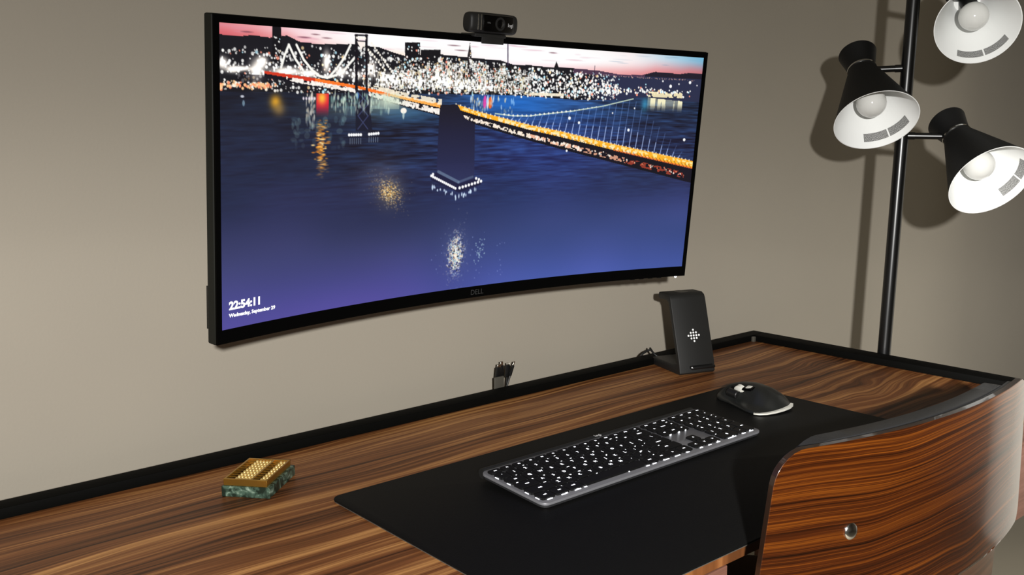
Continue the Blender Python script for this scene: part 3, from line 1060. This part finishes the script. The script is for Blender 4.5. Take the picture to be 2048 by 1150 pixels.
for _ in range(24):
    disc(rng.uniform(87, 102), rng.uniform(12, 60), rng.uniform(0.7, 1.5), rnd_light())
blend(poly([(645, 35), (649.5, 24), (656, 35)]), C3('#1a1418'))
line([(739, 40), (739, 28)], 1.0, C3('#2a2030'))
# scattered city lights
for _ in range(1700):
    x = rng.uniform(0, 800) if rng.random() < 0.7 else rng.normal(400, 160)
    r_ = np.interp(x, *zip(*RIDGE)) + 4; s_ = np.interp(x, *zip(*SHORE))
    if x < 0 or x > 800:
        continue
    y = r_ + (s_ - r_) * (rng.beta(1.5, 1.25) if x < 120 else rng.random())
    if x < 240 and y < 32 and rng.random() < 0.55:
        continue
    disc(x, y, rng.uniform(0.8, 2.5) if rng.random() < 0.6 else rng.uniform(0.6, 1.3), rnd_light(), rng.uniform(0.7, 1.0))
for _ in range(230):
    x = rng.uniform(590, 800)
    y = rng.uniform(np.interp(x, [590, 700, 800], [38, 42, 62]), 76)
    disc(x, y, rng.uniform(1.0, 2.6), rnd_light())
for _ in range(240):
    x = rng.uniform(560, 975)
    y = np.interp(x, [560, 700, 850, 975], [80, 79, 68, 72]) + rng.normal(0, 3.8)
    disc(x, y, rng.uniform(1.0, 2.4), rnd_light())
blend(((XX > 590) & (XX < 672) & (np.abs(YY - 82) < 2.6)).astype(float) * 0.9, C3('#fff4d8'))
blend(((XX > 872) & (XX < 958) & (np.abs(YY - 75) < 5) & (smooth_noise(240, 90, 9) > 0.42)).astype(float) * 0.9, C3('#fff0c0'))
for x, y, r in ((925, 58, 3.2), (972, 49, 3.0), (945, 53, 1.6), (905, 49, 1.8), (990, 54, 1.4)):
    disc(x, y, r, C3('#ffffff'))
for _ in range(70):
    disc(rng.uniform(760, 995), 44.5 + rng.normal(0, 0.8), rng.uniform(0.4, 0.9), C3('#ffc8b0'), 0.8)
# bright clusters on the left shore
for x, y, sx, sy in ((6, 52, 8, 7), (22, 60, 10, 4), (60, 62, 10, 14), (70, 48, 8, 7), (110, 60, 26, 6), (36, 58, 14, 3), (180, 45, 6, 14), (206, 58, 10, 7), (262, 52, 9, 12), (300, 66, 18, 8), (345, 68, 22, 8), (400, 66, 24, 9), (450, 72, 30, 6), (500, 74, 30, 5), (150, 62, 14, 5), (235, 62, 10, 6)):
    addc(gauss(x, y, sx, sy) * (1.2 if x < 320 else 0.55), C3('#fff6e4'))
for _ in range(90):
    x = rng.uniform(0, 92)
    disc(x, 80 + rng.normal(0, 2.5), rng.uniform(1.2, 2.6), C3(['#fff4e0', '#ffc890', '#ff9a70'][rng.integers(0, 3)]))
blend(((np.abs(XX - 55) < 28) & (YY > 66) & (YY < 76)).astype(float) * 0.6, C3('#141018'))
for _ in range(420):
    x = rng.uniform(250, 600)
    y = rng.uniform(38, 84)
    disc(x, y, rng.uniform(0.6, 1.7), C3('#191512'), 0.85, rng.uniform(0.6, 2.6))
# suspension cables
for pts in ([(101, 55), (107, 38), (114, 23.6)], [(114, 23.6), (125, 42), (138.6, 57.4)], [(127, 23), (139.6, 42.7), (154.7, 57)], [(223, 18.6), (212.7, 36.4), (199, 53), (186, 64.7)], [(231, 36.4), (213, 54.5), (197, 63), (181.7, 67)], [(154.7, 57), (168, 65), (181.7, 67)]):
    line(pts, 3.6, C3('#fffdf6'))
for q in range(13):
    tt = q / 12
    disc(239.7 + 49 * tt, 12.8 + 40 * tt - 6 * math.sin(PI * tt) * 0.4, 1.9, C3('#fff8ea'))
    disc(262 + 40 * tt, 14 + 40 * tt, 1.7, C3('#fff8ea'))
# bridge deck
UPK = [(73, 60.2), (150, 67), (232, 76.5), (280, 83.8), (327, 92.2), (404, 103.5), (437, 103), (478, 113), (599, 136), (671, 146.7), (796, 169.2), (1001, 202.4)]
LOK = [(73, 66.7), (150, 77.6), (242, 88.5), (328, 105.5), (402, 120), (466, 130.9), (602, 161.9), (717, 185.8), (789, 200.3), (890, 221), (992, 242.4), (1001, 244)]
dU = np.interp(XX, *zip(*UPK)); dL = np.interp(XX, *zip(*LOK))
on = (XX > 73).astype(float)
fr_ = (YY - dU) / np.maximum(dL - dU, 1)
deck = on * (YY > dU) * (YY < dL + 2)
blend(deck, C3('#15121c'))
tx_ = smooth_noise(200, 120, 21)
def band(a, b, col, x0, x1, alpha=1.0, nz=0.0):
    mm = on * (fr_ > a) * (fr_ < b) * (XX > x0) * (XX < x1) * alpha
    if nz:
        mm = mm * (tx_ > nz)
    blend(mm.astype(float), C3(col))
band(0.0, 0.55, '#d43a20', 73, 160)
band(0.0, 0.42, '#ff7a28', 160, 300)
band(-0.1, 0.32, '#ffb050', 300, 405)
band(0.42, 1.0, '#fff4ea', 110, 405, 0.95, 0.40)
band(-0.5, 0.06, '#fff2d8', 255, 405, 0.9, 0.33)
band(0.0, 0.34, '#ffb428', 435, 1001)
band(0.06, 0.24, '#ffec9a', 435, 1001, 0.9, 0.45)
band(0.18, 0.34, '#fff2d0', 480, 900, 0.8, 0.5)
band(0.30, 0.37, '#ff7a30', 800, 1001, 0.8)
band(0.62, 0.90, '#ffeed8', 445, 720, 0.95, 0.47)
band(0.62, 0.90, '#f0b090', 600, 830, 0.85, 0.55)
band(0.62, 0.92, '#c04830', 830, 980, 0.75, 0.6)
for q in range(110):
    x = rng.uniform(120, 404)
    y = np.interp(x, *zip(*UPK)) * 0.25 + np.interp(x, *zip(*LOK)) * 0.75
    disc(x, y + rng.normal(0, 1.2), rng.uniform(1.2, 2.5), C3('#fffaf2'))
for q in range(75):
    x = rng.uniform(445, 800)
    y = np.interp(x, *zip(*UPK)) * 0.25 + np.interp(x, *zip(*LOK)) * 0.75
    disc(x, y + rng.normal(0, 1.5), rng.uniform(1.2, 2.4), C3('#fff2e4'))
for q in range(34):
    x = rng.uniform(800, 985)
    y = np.interp(x, *zip(*UPK)) * 0.25 + np.interp(x, *zip(*LOK)) * 0.75
    disc(x, y + rng.normal(0, 1.6), rng.uniform(0.8, 1.8), C3(['#fff2e4', '#e87a58', '#f6c0a0'][rng.integers(0, 3)]))
for q in range(60):
    x = 435 + q * 9.4
    y = np.interp(x, *zip(*UPK))
    disc(x, y - 0.5, 1.5, C3('#fff6dc'), 0.9)
    line([(x, y + 8), (x + 6, y + 15)], 1.2, C3('#1a1016'), 0.55)
# right-hand main cable and hangers
RCK = [(520, 117), (560, 120.5), (598, 120.3), (620, 117.8), (693, 110.5), (764, 100.1), (837, 84.5)]
line(RCK, 1.8, C3('#cfe0c8'))
for q in range(22):
    x = 540 + q * 10
    disc(x, np.interp(x, *zip(*RCK)) - 0.5, 1.9 if q < 16 else 1.2, C3('#fffdf0'), 0.95)
for q in range(27):
    x = 556 + q * 15.6
    xt = x + 8
    yt = max(np.interp(xt, *zip(*RCK)), 84) if xt < 837 else 84 + (xt - 837) * 0.75
    yb_ = np.interp(x, *zip(*UPK))
    line([(x, yb_), (xt, yt)], 1.3, C3('#7fa4e8'), 0.75 * (1 - 0.6 * q / 27))
    line([(x, yb_), (x + 3, yb_ - (yb_ - yt) * 0.4)], 1.8, C3('#b8cbf8'), 0.7)
for x, y, r in ((689, 123, 3), (712, 131, 2.6), (832, 143, 2.8), (972, 160, 3.0), (688, 182, 2.2), (790, 112, 1.6), (842, 102, 1.6)):
    disc(x, y, r, C3('#ffffff'))
# tower beyond
for pts in ([(230.8, 2.7), (236, 2.4), (238.4, 84), (233, 84)], [(249.6, 1.6), (254.2, 1.4), (257, 84), (253, 84)]):
    blend(poly(pts), C3('#141018'))
line([(231, 4), (254, 3)], 2.4, C3('#141018'))
line([(233, 12), (252, 12)], 1.4, C3('#141018'))
for q in range(4):
    disc(234.5 + q * 5, 7.5, 1.8, C3('#fff6e8'))
blend(poly([(235, 13), (250, 13), (243, 25)]), C3('#fff2ea'))
blend(poly([(234, 84), (258, 83), (268, 145), (236, 145)]), C3('#1a1b2c'))
for ya, yb_ in ((88, 104), (104, 122), (122, 142)):
    line([(240, ya), (259, yb_)], 1.6, C3('#3c4266'))
    line([(259, ya), (240, yb_)], 1.6, C3('#3c4266'))
disc(238, 92, 3.0, C3('#4a7fd0'), 0.8, 5)
for q in range(6):
    disc(224 + q * 4.4, 150.4, 2.3, C3('#ffffff'))
    line([(226 + q * 4, 156), (226 + q * 4, 164)], 1.2, C3('#9fb0c0'), 0.6)
for q in range(5):
    disc(262 + q * 4.4, 150 - q * 0.3, 2.3, C3('#ffffff'))
    line([(262 + q * 4.2, 155), (262 + q * 4.2, 162)], 1.2, C3('#9fb0c0'), 0.6)
# big concrete pier
PIER = [(402.4, 104), (438, 103), (446, 114), (455, 125), (477.4, 135.9), (481.6, 228), (448.5, 236), (400.5, 216.4), (400.3, 123.7)]
pm_ = poly(PIER)
pc = grad(YY, [100, 150, 200, 236], ['#1b1822', '#20203a', '#26294c', '#2c3258'])
img = img * (1 - pm_[..., None]) + pc * pm_[..., None]
line([(404, 213), (448, 232)], 5, C3('#7f98ac'), 0.55)
line([(448, 232), (478, 224)], 4, C3('#7f98ac'), 0.35)
blend(poly([(389, 216), (400, 214), (448, 235), (482, 227), (497, 230), (497, 238), (450, 250), (389, 226)]) * 0.9, C3('#1a1a38'))
for q in range(14):
    tt = q / 13
    disc(389.6 + 52.3 * tt, 219.3 + 23.1 * tt, 2.3, C3('#ffffff'))
for q in range(8):
    tt = q / 7
    disc(451 + 46 * tt, 242 - 9.8 * tt, 2.6, C3('#ffffff'))
for x, y in ((393, 217), (486, 227), (492, 229)):
    disc(x, y, 2.4, C3('#ffffff'))
for q in range(26):
    tt = rng.random()
    if rng.random() < 0.5:
        x, y = 392 + 52 * tt, 236 + 20 * tt
    else:
        x, y = 450 + 44 * tt, 257 - 12 * tt
    disc(x, y + rng.normal(0, 2), rng.uniform(0.8, 1.6), C3('#d8ecff'), 0.85, rng.uniform(1.5, 4))
# reflections on the water
def streaks(x0, x1, y0, y1, n, cols, wmin=0.8, wmax=2.4, amax=0.9, fade=True):
    for _ in range(n):
        x = rng.uniform(x0, x1)
        tt = rng.random()
        y = y0 + (y1 - y0) * tt
        disc(x, y, rng.uniform(wmin, wmax), C3(cols[rng.integers(0, len(cols))]), amax * (1 - 0.7 * tt if fade else 1), rng.uniform(2, 6))
blend(gauss(92, 102, 9, 9) * 0.9, C3('#e8a828'))
blend(gauss(98, 112, 10, 9) * 0.6, C3('#b08a48'))
blend(m * ((np.abs(XX - 174) < 11) & (YY < 124)).astype(float) * (1 - sstep(100, 126, YY)), C3('#e01838'))
blend(m * gauss(173, 96, 8, 9), C3('#ffc040'))
streaks(190, 300, 90, 118, 120, ['#e8f4e0', '#bcd8c8', '#7fa8a0'], 0.7, 1.8, 0.8)
streaks(145, 160, 92, 140, 50, ['#f0e8d8', '#c8c0b0', '#8a9aa0'], 0.7, 1.8, 0.8)
blend(m * ((np.abs(XX - 285) < 34) & (YY > 88) & (YY < 112) & (XX > 262)).astype(float) * 0.35, C3('#d8ecd8'))
blend(m * gauss(300, 100, 26, 9) * 0.8, C3('#d6e4cc'))
streaks(120, 215, 125, 170, 60, ['#8fb0a8', '#5a7a88'], 2.0, 6.0, 0.25)
for _ in range(150):
    y = rng.uniform(128, 215)
    x = 173 + rng.normal(0, 4 + 2.5 * rng.random())
    a_ = 0.95 * math.exp(-((y - 160) / 34) ** 2)
    disc(x, y, rng.uniform(1.5, 5), C3(['#ffb040', '#e88a28', '#ffd890', '#b87838'][rng.integers(0, 4)]), a_, rng.uniform(0.6, 1.1))
blend(gauss(285, 215, 40, 26) * 0.25, C3('#8a8aa0'))
blend(gauss(306, 243, 24, 22) * 0.4, C3('#a08a60'))
for _ in range(380):
    x, y = rng.normal(306, 14), rng.normal(243, 15)
    d_ = math.hypot((x - 306) / 34, (y - 243) / 34)
    disc(x + (y - 243) * 0.5, y, rng.uniform(0.7, 1.7), C3(['#ffd890', '#e8b060', '#fff0c0', '#a8803c'][rng.integers(0, 4)]), max(0.15, 1 - d_) * 0.9, rng.uniform(0.6, 1.2))
blend(gauss(449, 350, 26, 36) * 0.25, C3('#7f8ab8'))
for _ in range(700):
    x, y = rng.normal(449, 10), rng.normal(357, 22)
    d_ = math.hypot((x - 449) / 24, (y - 357) / 46)
    disc(x, y, rng.uniform(0.7, 1.8), C3(['#fff4d8', '#ffffff', '#ffe0c8', '#2c2a3a', '#bfe0f0'][rng.integers(0, 5)]), max(0.1, 1.1 - d_), rng.uniform(0.8, 1.8))
for _ in range(45):
    disc(rng.normal(502, 7), rng.normal(357, 10), rng.uniform(0.7, 1.4), C3('#a8c4d8'), 0.6)
for _ in range(40):
    disc(rng.uniform(390, 560), rng.uniform(320, 405), rng.uniform(0.6, 1.3), C3('#8f9fd8'), 0.45)
disc(496, 98, 3.5, C3('#f04aa8'), 0.9, 11)
disc(508, 99, 4.5, C3('#ff6a20'), 0.9, 10)
disc(502, 98, 2.2, C3('#ffffff'), 0.8, 12)
streaks(462, 560, 90, 116, 60, ['#e8f8ff', '#9fd0ff', '#ffe6b0'], 0.7, 1.6, 0.8)
blend(m * ((XX > 872) & (XX < 958) & (YY < 108)).astype(float) * (1 - sstep(88, 110, YY)) * (0.45 + 0.55 * (smooth_noise(160, 6, 31) > 0.45)), C3('#f6f0c8'))
blend(m * gauss(866, 94, 8, 12) * 0.7, C3('#3fa0c8'))
disc(328, 114, 6, C3('#fff6ea'), 1.0, 4.5)
disc(328, 121, 2, C3('#d8e8e0'), 0.7, 6)
for q in range(5):
    disc(140 + q * 5, 97, 1.6, C3('#f4e8f4'), 0.9, 2.2)
disc(37, 95, 3, C3('#f0f4ff'), 0.8, 1.6)
disc(39, 104, 2, C3('#9fc4d8'), 0.6, 4)
# the lower water gets its large soft swells
sw = smooth_noise(9, 7, 44)
img += ((YY > 200) * (sw - 0.5) * 0.05)[..., None] * np.array([0.8, 0.6, 1.2])
img = np.clip(img, 0, 1)
lin = np.where(img <= 0.04045, img / 12.92, ((img + 0.055) / 1.055) ** 2.4)

nv = NX * NY
uu = (np.arange(NX) / (NX - 1) - 0.5) * SW
vv = (0.5 - np.arange(NY) / (NY - 1)) * SH
UU, VV = np.meshgrid(uu, vv)
co = np.stack([RC * np.sin(UU / RC), -RC + RC * np.cos(UU / RC), VV], -1).reshape(-1, 3)
ii = (np.arange(NY - 1)[:, None] * NX + np.arange(NX - 1)[None, :]).ravel()
quads = np.stack([ii, ii + NX, ii + NX + 1, ii + 1], 1).astype(np.int32)
me = bpy.data.meshes.new('screen_panel')
me.vertices.add(nv)
me.vertices.foreach_set('co', co.astype(np.float32).ravel())
me.loops.add(quads.size)
me.loops.foreach_set('vertex_index', quads.ravel())
me.polygons.add(len(quads))
me.polygons.foreach_set('loop_start', np.arange(0, quads.size, 4, dtype=np.int32))
me.update(calc_edges=True)
at = me.color_attributes.new('picture', 'FLOAT_COLOR', 'POINT')
rgba = np.ones((nv, 4), np.float32)
rgba[:, :3] = lin.reshape(-1, 3)
at.data.foreach_set('color', rgba.ravel())
me.polygons.foreach_set('use_smooth', np.ones(len(quads), bool))
ks = NT('screen_picture')
an = ks.n('ShaderNodeAttribute', attribute_name='picture')
ks.l(an.outputs['Color'], ks.b.inputs['Emission Color'])
ks.b.inputs['Emission Strength'].default_value = 1.0
ks.b.inputs['Base Color'].default_value = (0.004, 0.004, 0.005, 1)
ks.b.inputs['Roughness'].default_value = 0.45
ks.b.inputs['Specular IOR Level'].default_value = 0.2
screen = link('screen_panel', me, ks.m, mon)
screen['label'] = 'glowing night picture of a lit bridge and skyline over dark blue water'
bend_text('clock_readout', '22:54:11', 0.0128, -hu + 0.0100, SH / 2 - 0.3085, -0.0004, M['screen_text'], screen, 'LEFT', 0.00060)
bend_text('date_readout', 'Wednesday, September 29', 0.0058, -hu + 0.0100, SH / 2 - 0.3196, -0.0004, M['screen_text'], screen, 'LEFT', 0.00026)

# wall bracket behind the monitor
wb = thing('monitor_mount', 'black wall bracket carrying the curved monitor, hidden behind it', 'wall mount', (0.27, 0.0, 1.14))
box('wall_plate', (-0.06, 0.038, -0.11), (0.06, 0.0495, 0.11), M['black'], wb, bev=0.002)
box('arm', (-0.025, -0.105, -0.025), (0.025, 0.038, 0.025), M['black'], wb, bev=0.003)
bm = rbox((0, 0, 0), (0.11, 0.012, 0.11), 0.002, 2, Matrix.Translation((0.0, -0.1115, 0.0)) @ Matrix.Rotation(0.1005, 4, 'X'))
bm_obj('mounting_plate', bm, M['black'], wb, True)

# ------------------------------------------------------------------ webcam
wc_ = thing('webcam', 'black webcam clipped on top of the curved monitor', 'webcam', (0.2690, -0.2045, 1.3128), (math.radians(5.5), 0, 0))
wc_.scale = (0.86, 0.86, 0.90)
# local: front is -y
pr = []
for i in range(28):
    th = 2 * PI * i / 28
    c_, s_ = math.cos(th), math.sin(th)
    pr.append((0.0120 * math.copysign(abs(c_) ** 0.75, c_), 0.0148 * math.copysign(abs(s_) ** 0.65, s_)))
v, f = [], []
xs_ = [-0.0470, -0.0465, -0.0450, -0.0420, -0.030, 0.0, 0.030, 0.0420, 0.0450, 0.0465, 0.0470]
sc_ = [0.55, 0.78, 0.90, 0.97, 1.0, 1.02, 1.0, 0.97, 0.90, 0.78, 0.55]
for x, s_ in zip(xs_, sc_):
    for (a, b) in pr:
        v.append((x, a * s_, 0.0205 + b * s_))
n_ = len(pr)
for i in range(len(xs_) - 1):
    for k in range(n_):
        k2 = (k + 1) % n_
        f.append((i * n_ + k, i * n_ + k2, (i + 1) * n_ + k2, (i + 1) * n_ + k))
f += [tuple(range(n_)), tuple((len(xs_) - 1) * n_ + k for k in range(n_))]
wbody = mk('camera_body', v, f, M['black_soft'], wc_, True, math.radians(45))
bm = rbox((0.0060, -0.0118, 0.0205), (0.0600, 0.0030, 0.0235), 0.0013, 2)
bm_obj('face_plate', bm, M['blackgloss'], wc_, True)
lathe('lens_ring', [(0, 0.0), (0, 0.0098), (0.0012, 0.0092), (0.0012, 0.0070), (0.0002, 0.0062), (0.0002, 0.0)], M['black_soft'], wc_, seg=32, origin=(0.0085, -0.0132, 0.0205), axis=(0, -1, 0))
lathe('lens', [(0.0003, 0.0062), (0.0012, 0.0045), (0.0017, 0.002), (0.0018, 0.0)], M['blackgloss'], wc_, seg=24, origin=(0.0085, -0.0132, 0.0205), axis=(0, -1, 0))
lt = link('logo', text_mesh('logi', 0.0075, 0.00008), M['logoprint'], wc_)
lt.location = (0.0290, -0.01345, 0.0195)
lt.rotation_euler = (PI / 2, 0, 0)
lt = link('resolution_print', text_mesh('1080p', 0.0030, 0.00005), M['greyprint'], wc_)
lt.location = (-0.0140, -0.01345, 0.0210)
lt.rotation_euler = (PI / 2, 0, 0)
for x in (-0.0345, -0.0285):
    box('grille_rib', (x, -0.0122, 0.0100), (x + 0.0016, -0.0105, 0.0320), M['steel'], wbody, bev=0.0006)
box('clip_foot', (-0.034, -0.006, 0.0008), (0.028, 0.030, 0.0055), M['black_soft'], wc_, bev=0.0012)
bm = rbox((0.0020, -0.0045, -0.0032), (0.0440, 0.0022, 0.0110), 0.0009, 2)
bm_obj('clip_tab', bm, M['black_soft'], wc_, True)
bm = rbox((0, 0.033, -0.014), (0.030, 0.003, 0.040), 0.001, 2)
bm_obj('clip_rear', bm, M['black_soft'], wc_, True)

# ------------------------------------------------------------------ floor lamp
PB, PT = Vector((1.1830, -0.300, 0.7606)), Vector((1.2150, -0.300, 1.4314))
pd = (PT - PB) / (PT.z - PB.z)
base = PB - pd * PB.z
lamp = thing('floor_lamp', 'black tree floor lamp with three tilted cone shades beside the desk', 'lamp', (0, 0, 0))
def pole_at(z):
    return base + pd * z
lathe('lamp_base', [(0, 0.0), (0, 0.125), (0.012, 0.125), (0.020, 0.118), (0.024, 0.02), (0.05, 0.014), (0.05, 0.0)], M['lampblack'], lamp, seg=48, origin=(base.x, base.y, 0.0))
tube('pole', [pole_at(0.02), pole_at(1.72)], 0.0122, M['poleblack'], lamp, seg=24)
lathe('finial', [(0, 0.0), (0, 0.0125), (0.012, 0.0125), (0.018, 0.006), (0.019, 0)], M['poleblack'], lamp, seg=20, origin=tuple(pole_at(1.72)))
RS, LN, RN = 0.0755, 0.132, 0.0262
shades = [((1.105, -0.300, 1.208), (-0.4544, -0.5164, -0.7258), 1.306, (90, 168)),
          ((1.195, -0.4744, 1.1015), (-0.4242, -0.6922, -0.5839), 1.180, (139, 207)),
          ((1.300, -0.384, 1.383), (-0.7202, -0.5102, -0.4701), 1.449, (69, 152))]
for (Cc, ax, zarm, (a0, a1)) in shades:
    Cc = Vector(Cc)
    a, e1, e2 = basis(ax)
    N = Cc - a * LN
    # thing > shade > pieces
    sh = lathe('shade', [(-LN - 0.0455, 0.0), (-LN - 0.0455, 0.0335), (-LN - 0.0440, 0.0352), (-LN - 0.030, 0.0315), (-LN - 0.012, 0.0272), (-LN - 0.003, RN), (-LN + 0.003, RN), (0.0, RS), (0.0, RS - 0.0012), (-LN + 0.004, RN - 0.0014), (-LN - 0.002, 0.0)],
               M['lampblack'], lamp, seg=56, origin=Cc, axis=a)
    lathe('shade_lining', [(0.0004, RS + 0.0002), (0.0006, RS - 0.0012), (-0.0004, RS - 0.0018), (-LN + 0.006, RN - 0.0020), (-LN + 0.006, 0.0)], M['white_enamel'], sh, seg=56, origin=Cc, axis=a)
    lathe('neck_ring', [(-LN - 0.0022, RN - 0.001), (-LN - 0.0020, RN + 0.0009), (-LN + 0.0012, RN + 0.0011), (-LN + 0.0016, RN - 0.001)], M['chrome'], sh, seg=48, origin=Cc, axis=a)
    bc = Cc - a * 0.045
    R_ = 0.0270
    prof_b = [(R_, 0.0)] + [(R_ * math.cos(q * PI / 16), R_ * math.sin(q * PI / 16)) for q in range(1, 13)] + [(-R_ * 1.15, 0.0150), (-R_ * 1.6, 0.0125), (-LN + 0.05, 0.0125)]
    lathe('bulb', prof_b, M['bulb'], sh, seg=36, origin=bc, axis=a)
    lathe('socket', [(-LN + 0.007, 0.0160), (-LN + 0.052, 0.0160), (-LN + 0.052, 0.0)], M['lampblack'], sh, seg=24, origin=Cc, axis=a)
    # printed sticker following the inside of the cone, in two panels
    mid = (a0 + a1) / 2
    def conep(ang, t, off):
        rr = (RS - 0.0018) + (RN - 0.0020 - RS + 0.0018) * t - off
        return Cc - a * (LN * t) + (e1 * math.cos(math.radians(ang)) + e2 * math.sin(math.radians(ang))) * rr
    for (b0, b1) in ((a0, mid - 1.2), (mid + 1.2, a1)):
        v, f, uvs = [], [], []
        nn = 14
        for i in range(nn + 1):
            ang = b0 + (b1 - b0) * i / nn
            for tt, off in ((0.085, 0.0003), (0.20, 0.0003), (0.20, 0.0007), (0.085, 0.0007)):
                v.append(conep(ang, tt, off))
                uvs.append((i / nn, tt / 0.115))
        for i in range(nn):
            for k in range(4):
                k2 = (k + 1) % 4
                f.append((i * 4 + k, i * 4 + 4 + k, i * 4 + 4 + k2, i * 4 + k2))
        f += [(0, 1, 2, 3), (nn * 4, nn * 4 + 1, nn * 4 + 2, nn * 4 + 3)]
        st = mk('sticker', v, f, M['print'], sh)
        ul = st.data.uv_layers.new(name='UVMap')
        for lp_ in st.data.loops:
            ul.data[lp_.index].uv = uvs[lp_.vertex_index]
    # swivel arm from the pole to the neck
    pa = pole_at(zarm)
    d = (N - pa)
    dn = d.normalized()
    arm = tube('arm', [pa + dn * 0.008, N - dn * (RN - 0.006)], 0.0062, M['poleblack'], lamp, seg=16)
    mdp = pa + dn * 0.0225
    tube('arm_collar', [pa + dn * 0.010, mdp], 0.0072, M['poleblack'], lamp, seg=16)
    tube('pivot', [N - dn * (RN + 0.004), N - dn * (RN - 0.004)], 0.0050, M['chrome'], lamp, seg=14)

# ------------------------------------------------------------------ chair
CCx, CCy, CR, CA, ZT_, ZB_, CK = 0.5169, 0.1563, 0.9194, -0.0632, 0.8816, 0.6790, 0.0050
CHX, CHY = 0.50, -0.56
chair = thing('desk_chair', 'bent-plywood office chair with glossy wood back and black pad pushed to the desk', 'chair', (CHX, CHY, 0))
def csurf(u, z, t):
    r = CR - t
    a = CA + u / CR
    return Vector((CCx + r * math.sin(a) - CHX, CCy - r * math.cos(a) - CK * (z - ZT_) - CHY, z))
def panel(name, zb, zt, wfun, rt_, rb_, t0, t1, mat, bulge=0.0, nu=40, rim_mat=None, inset=0.0, nz=14, rnd=0.0):
    """curved plate between depths t0 (back face) and t1 (front face)"""
    zs = [zb + rb_ * (1 - math.cos(PI / 2 * i / 6)) for i in range(6)] + [zb + rb_ + (zt - rt_ - zb - rb_) * i / nz for i in range(nz + 1)] + [zt - rt_ + rt_ * math.sin(PI / 2 * i / 7) for i in range(1, 8)]
    def hw(z):
        w0 = wfun(z)
        if z > zt - rt_:
            q = (z - zt + rt_) / rt_
            return w0 - rt_ + rt_ * math.sqrt(max(0.0, 1 - q * q))
        if z < zb + rb_:
            q = (zb + rb_ - z) / rb_
            return w0 - rb_ + rb_ * math.sqrt(max(0.0, 1 - q * q))
        return w0
    v, f = [], []
    for side, t in ((0, t0), (1, t1)):
        for z in zs:
            w_ = hw(z)
            for j in range(nu + 1):
                s = -1 + 2 * j / nu
                tt = t
                if side == 1 and bulge:
                    zz = (z - zb) / (zt - zb)
                    tt = t + bulge * max(0.0, (1 - s ** 6)) * max(0.0, (1 - (2 * zz - 1) ** 6))
                v.append(csurf(w_ * s, z, tt))
    nzr, n1 = len(zs), nu + 1
    off = nzr * n1
    for i in range(nzr - 1):
        for j in range(nu):
            q = (i * n1 + j, i * n1 + j + 1, (i + 1) * n1 + j + 1, (i + 1) * n1 + j)
            f.append(q)
            f.append(tuple(off + x for x in reversed(q)))
    loop = [j for j in range(n1)] + [i * n1 + nu for i in range(1, nzr)] + [(nzr - 1) * n1 + j for j in range(nu - 1, -1, -1)] + [i * n1 for i in range(nzr - 2, 0, -1)]
    nface = len(f)
    L = len(loop)
    for i in range(L):
        f.append((loop[i], loop[(i + 1) % L], off + loop[(i + 1) % L], off + loop[i]))
    o = mk(name, v, f, mat, chair, True, math.radians(50))
    if rim_mat is not None:
        o.data.materials.append(rim_mat)
        for i in range(nface, len(f)):
            o.data.polygons[i].material_index = 1
    if rnd:
        b = o.modifiers.new('edge', 'BEVEL')
        b.width = rnd
        b.segments = 3
        b.limit_method = 'ANGLE'
        b.angle_limit = math.radians(50)
    return o
def w_back(z):
    return 0.2535 + 0.026 * (ZT_ - z) / (ZT_ - ZB_)
panel('backrest', ZB_, ZT_, w_back, 0.034, 0.022, 0.0, 0.0080, M['chair_wood'], rim_mat=M['chair_edge'], rnd=0.0022)
panel('back_welt', ZB_ + 0.006, ZT_ - 0.003, lambda z: w_back(z) - 0.010, 0.034, 0.022, 0.0080, 0.0150, M['leather'], rnd=0.003)
panel('back_pad', ZB_ + 0.022, ZT_ - 0.0015, lambda z: w_back(z) - 0.034, 0.045, 0.022, 0.0148, 0.034, M['leather'], bulge=0.020, rnd=0.008)
panel('lower_shell', 0.47, ZB_ + 0.02, lambda z: 0.205 + 0.042 * (z - 0.47) / 0.22, 0.01, 0.02, 0.0170, 0.0265, M['shell_wood'], rim_mat=M['chair_edge'], rnd=0.002)
for su in (-0.156,):
    p_ = csurf(su, 0.784, 0.0)
    aa = CA + su / CR
    lathe('screw_cap', [(-0.001, 0.0088), (0.0010, 0.0088), (0.0022, 0.0078), (0.0034, 0.0045), (0.0038, 0.0)], M['chrome'], chair, seg=28, origin=p_, axis=(math.sin(aa), -math.cos(aa), 0.05))
prism('seat_shell', [(x, y + 0.03) for x, y in rrect(0.47, 0.45, 0.08, 8)], 0.445, 0.462, M['chair_wood'], chair, bev=0.003, both=True)
prism('seat_pad', [(x, y + 0.03) for x, y in rrect(0.45, 0.43, 0.075, 8)], 0.462, 0.505, M['leather'], chair, bev=0.016, seg=4)
lathe('gas_column', [(0.09, 0.0), (0.09, 0.028), (0.28, 0.028), (0.28, 0.017), (0.445, 0.017), (0.445, 0.0)], M['chrome'], chair, seg=28, origin=(0, 0.03, 0))
for q in range(5):
    th = 2 * PI * q / 5 + 0.3
    ca, sa = math.cos(th), math.sin(th)
    tube('base_spoke', [(0.02 * ca, 0.03 + 0.02 * sa, 0.105), (0.27 * ca, 0.03 + 0.27 * sa, 0.075)], 0.016, M['chrome'], chair, seg=12, radii=[0.019, 0.012])
    lathe('caster', [(-0.011, 0.0), (-0.011, 0.026), (-0.009, 0.028), (0.009, 0.028), (0.011, 0.026), (0.011, 0.0)], M['black'], chair, seg=24, origin=(0.27 * ca, 0.03 + 0.27 * sa, 0.028), axis=(-sa, ca, 0))
    tube('caster_stem', [(0.27 * ca, 0.03 + 0.27 * sa, 0.03), (0.27 * ca, 0.03 + 0.27 * sa, 0.08)], 0.006, M['chrome'], chair, seg=10)
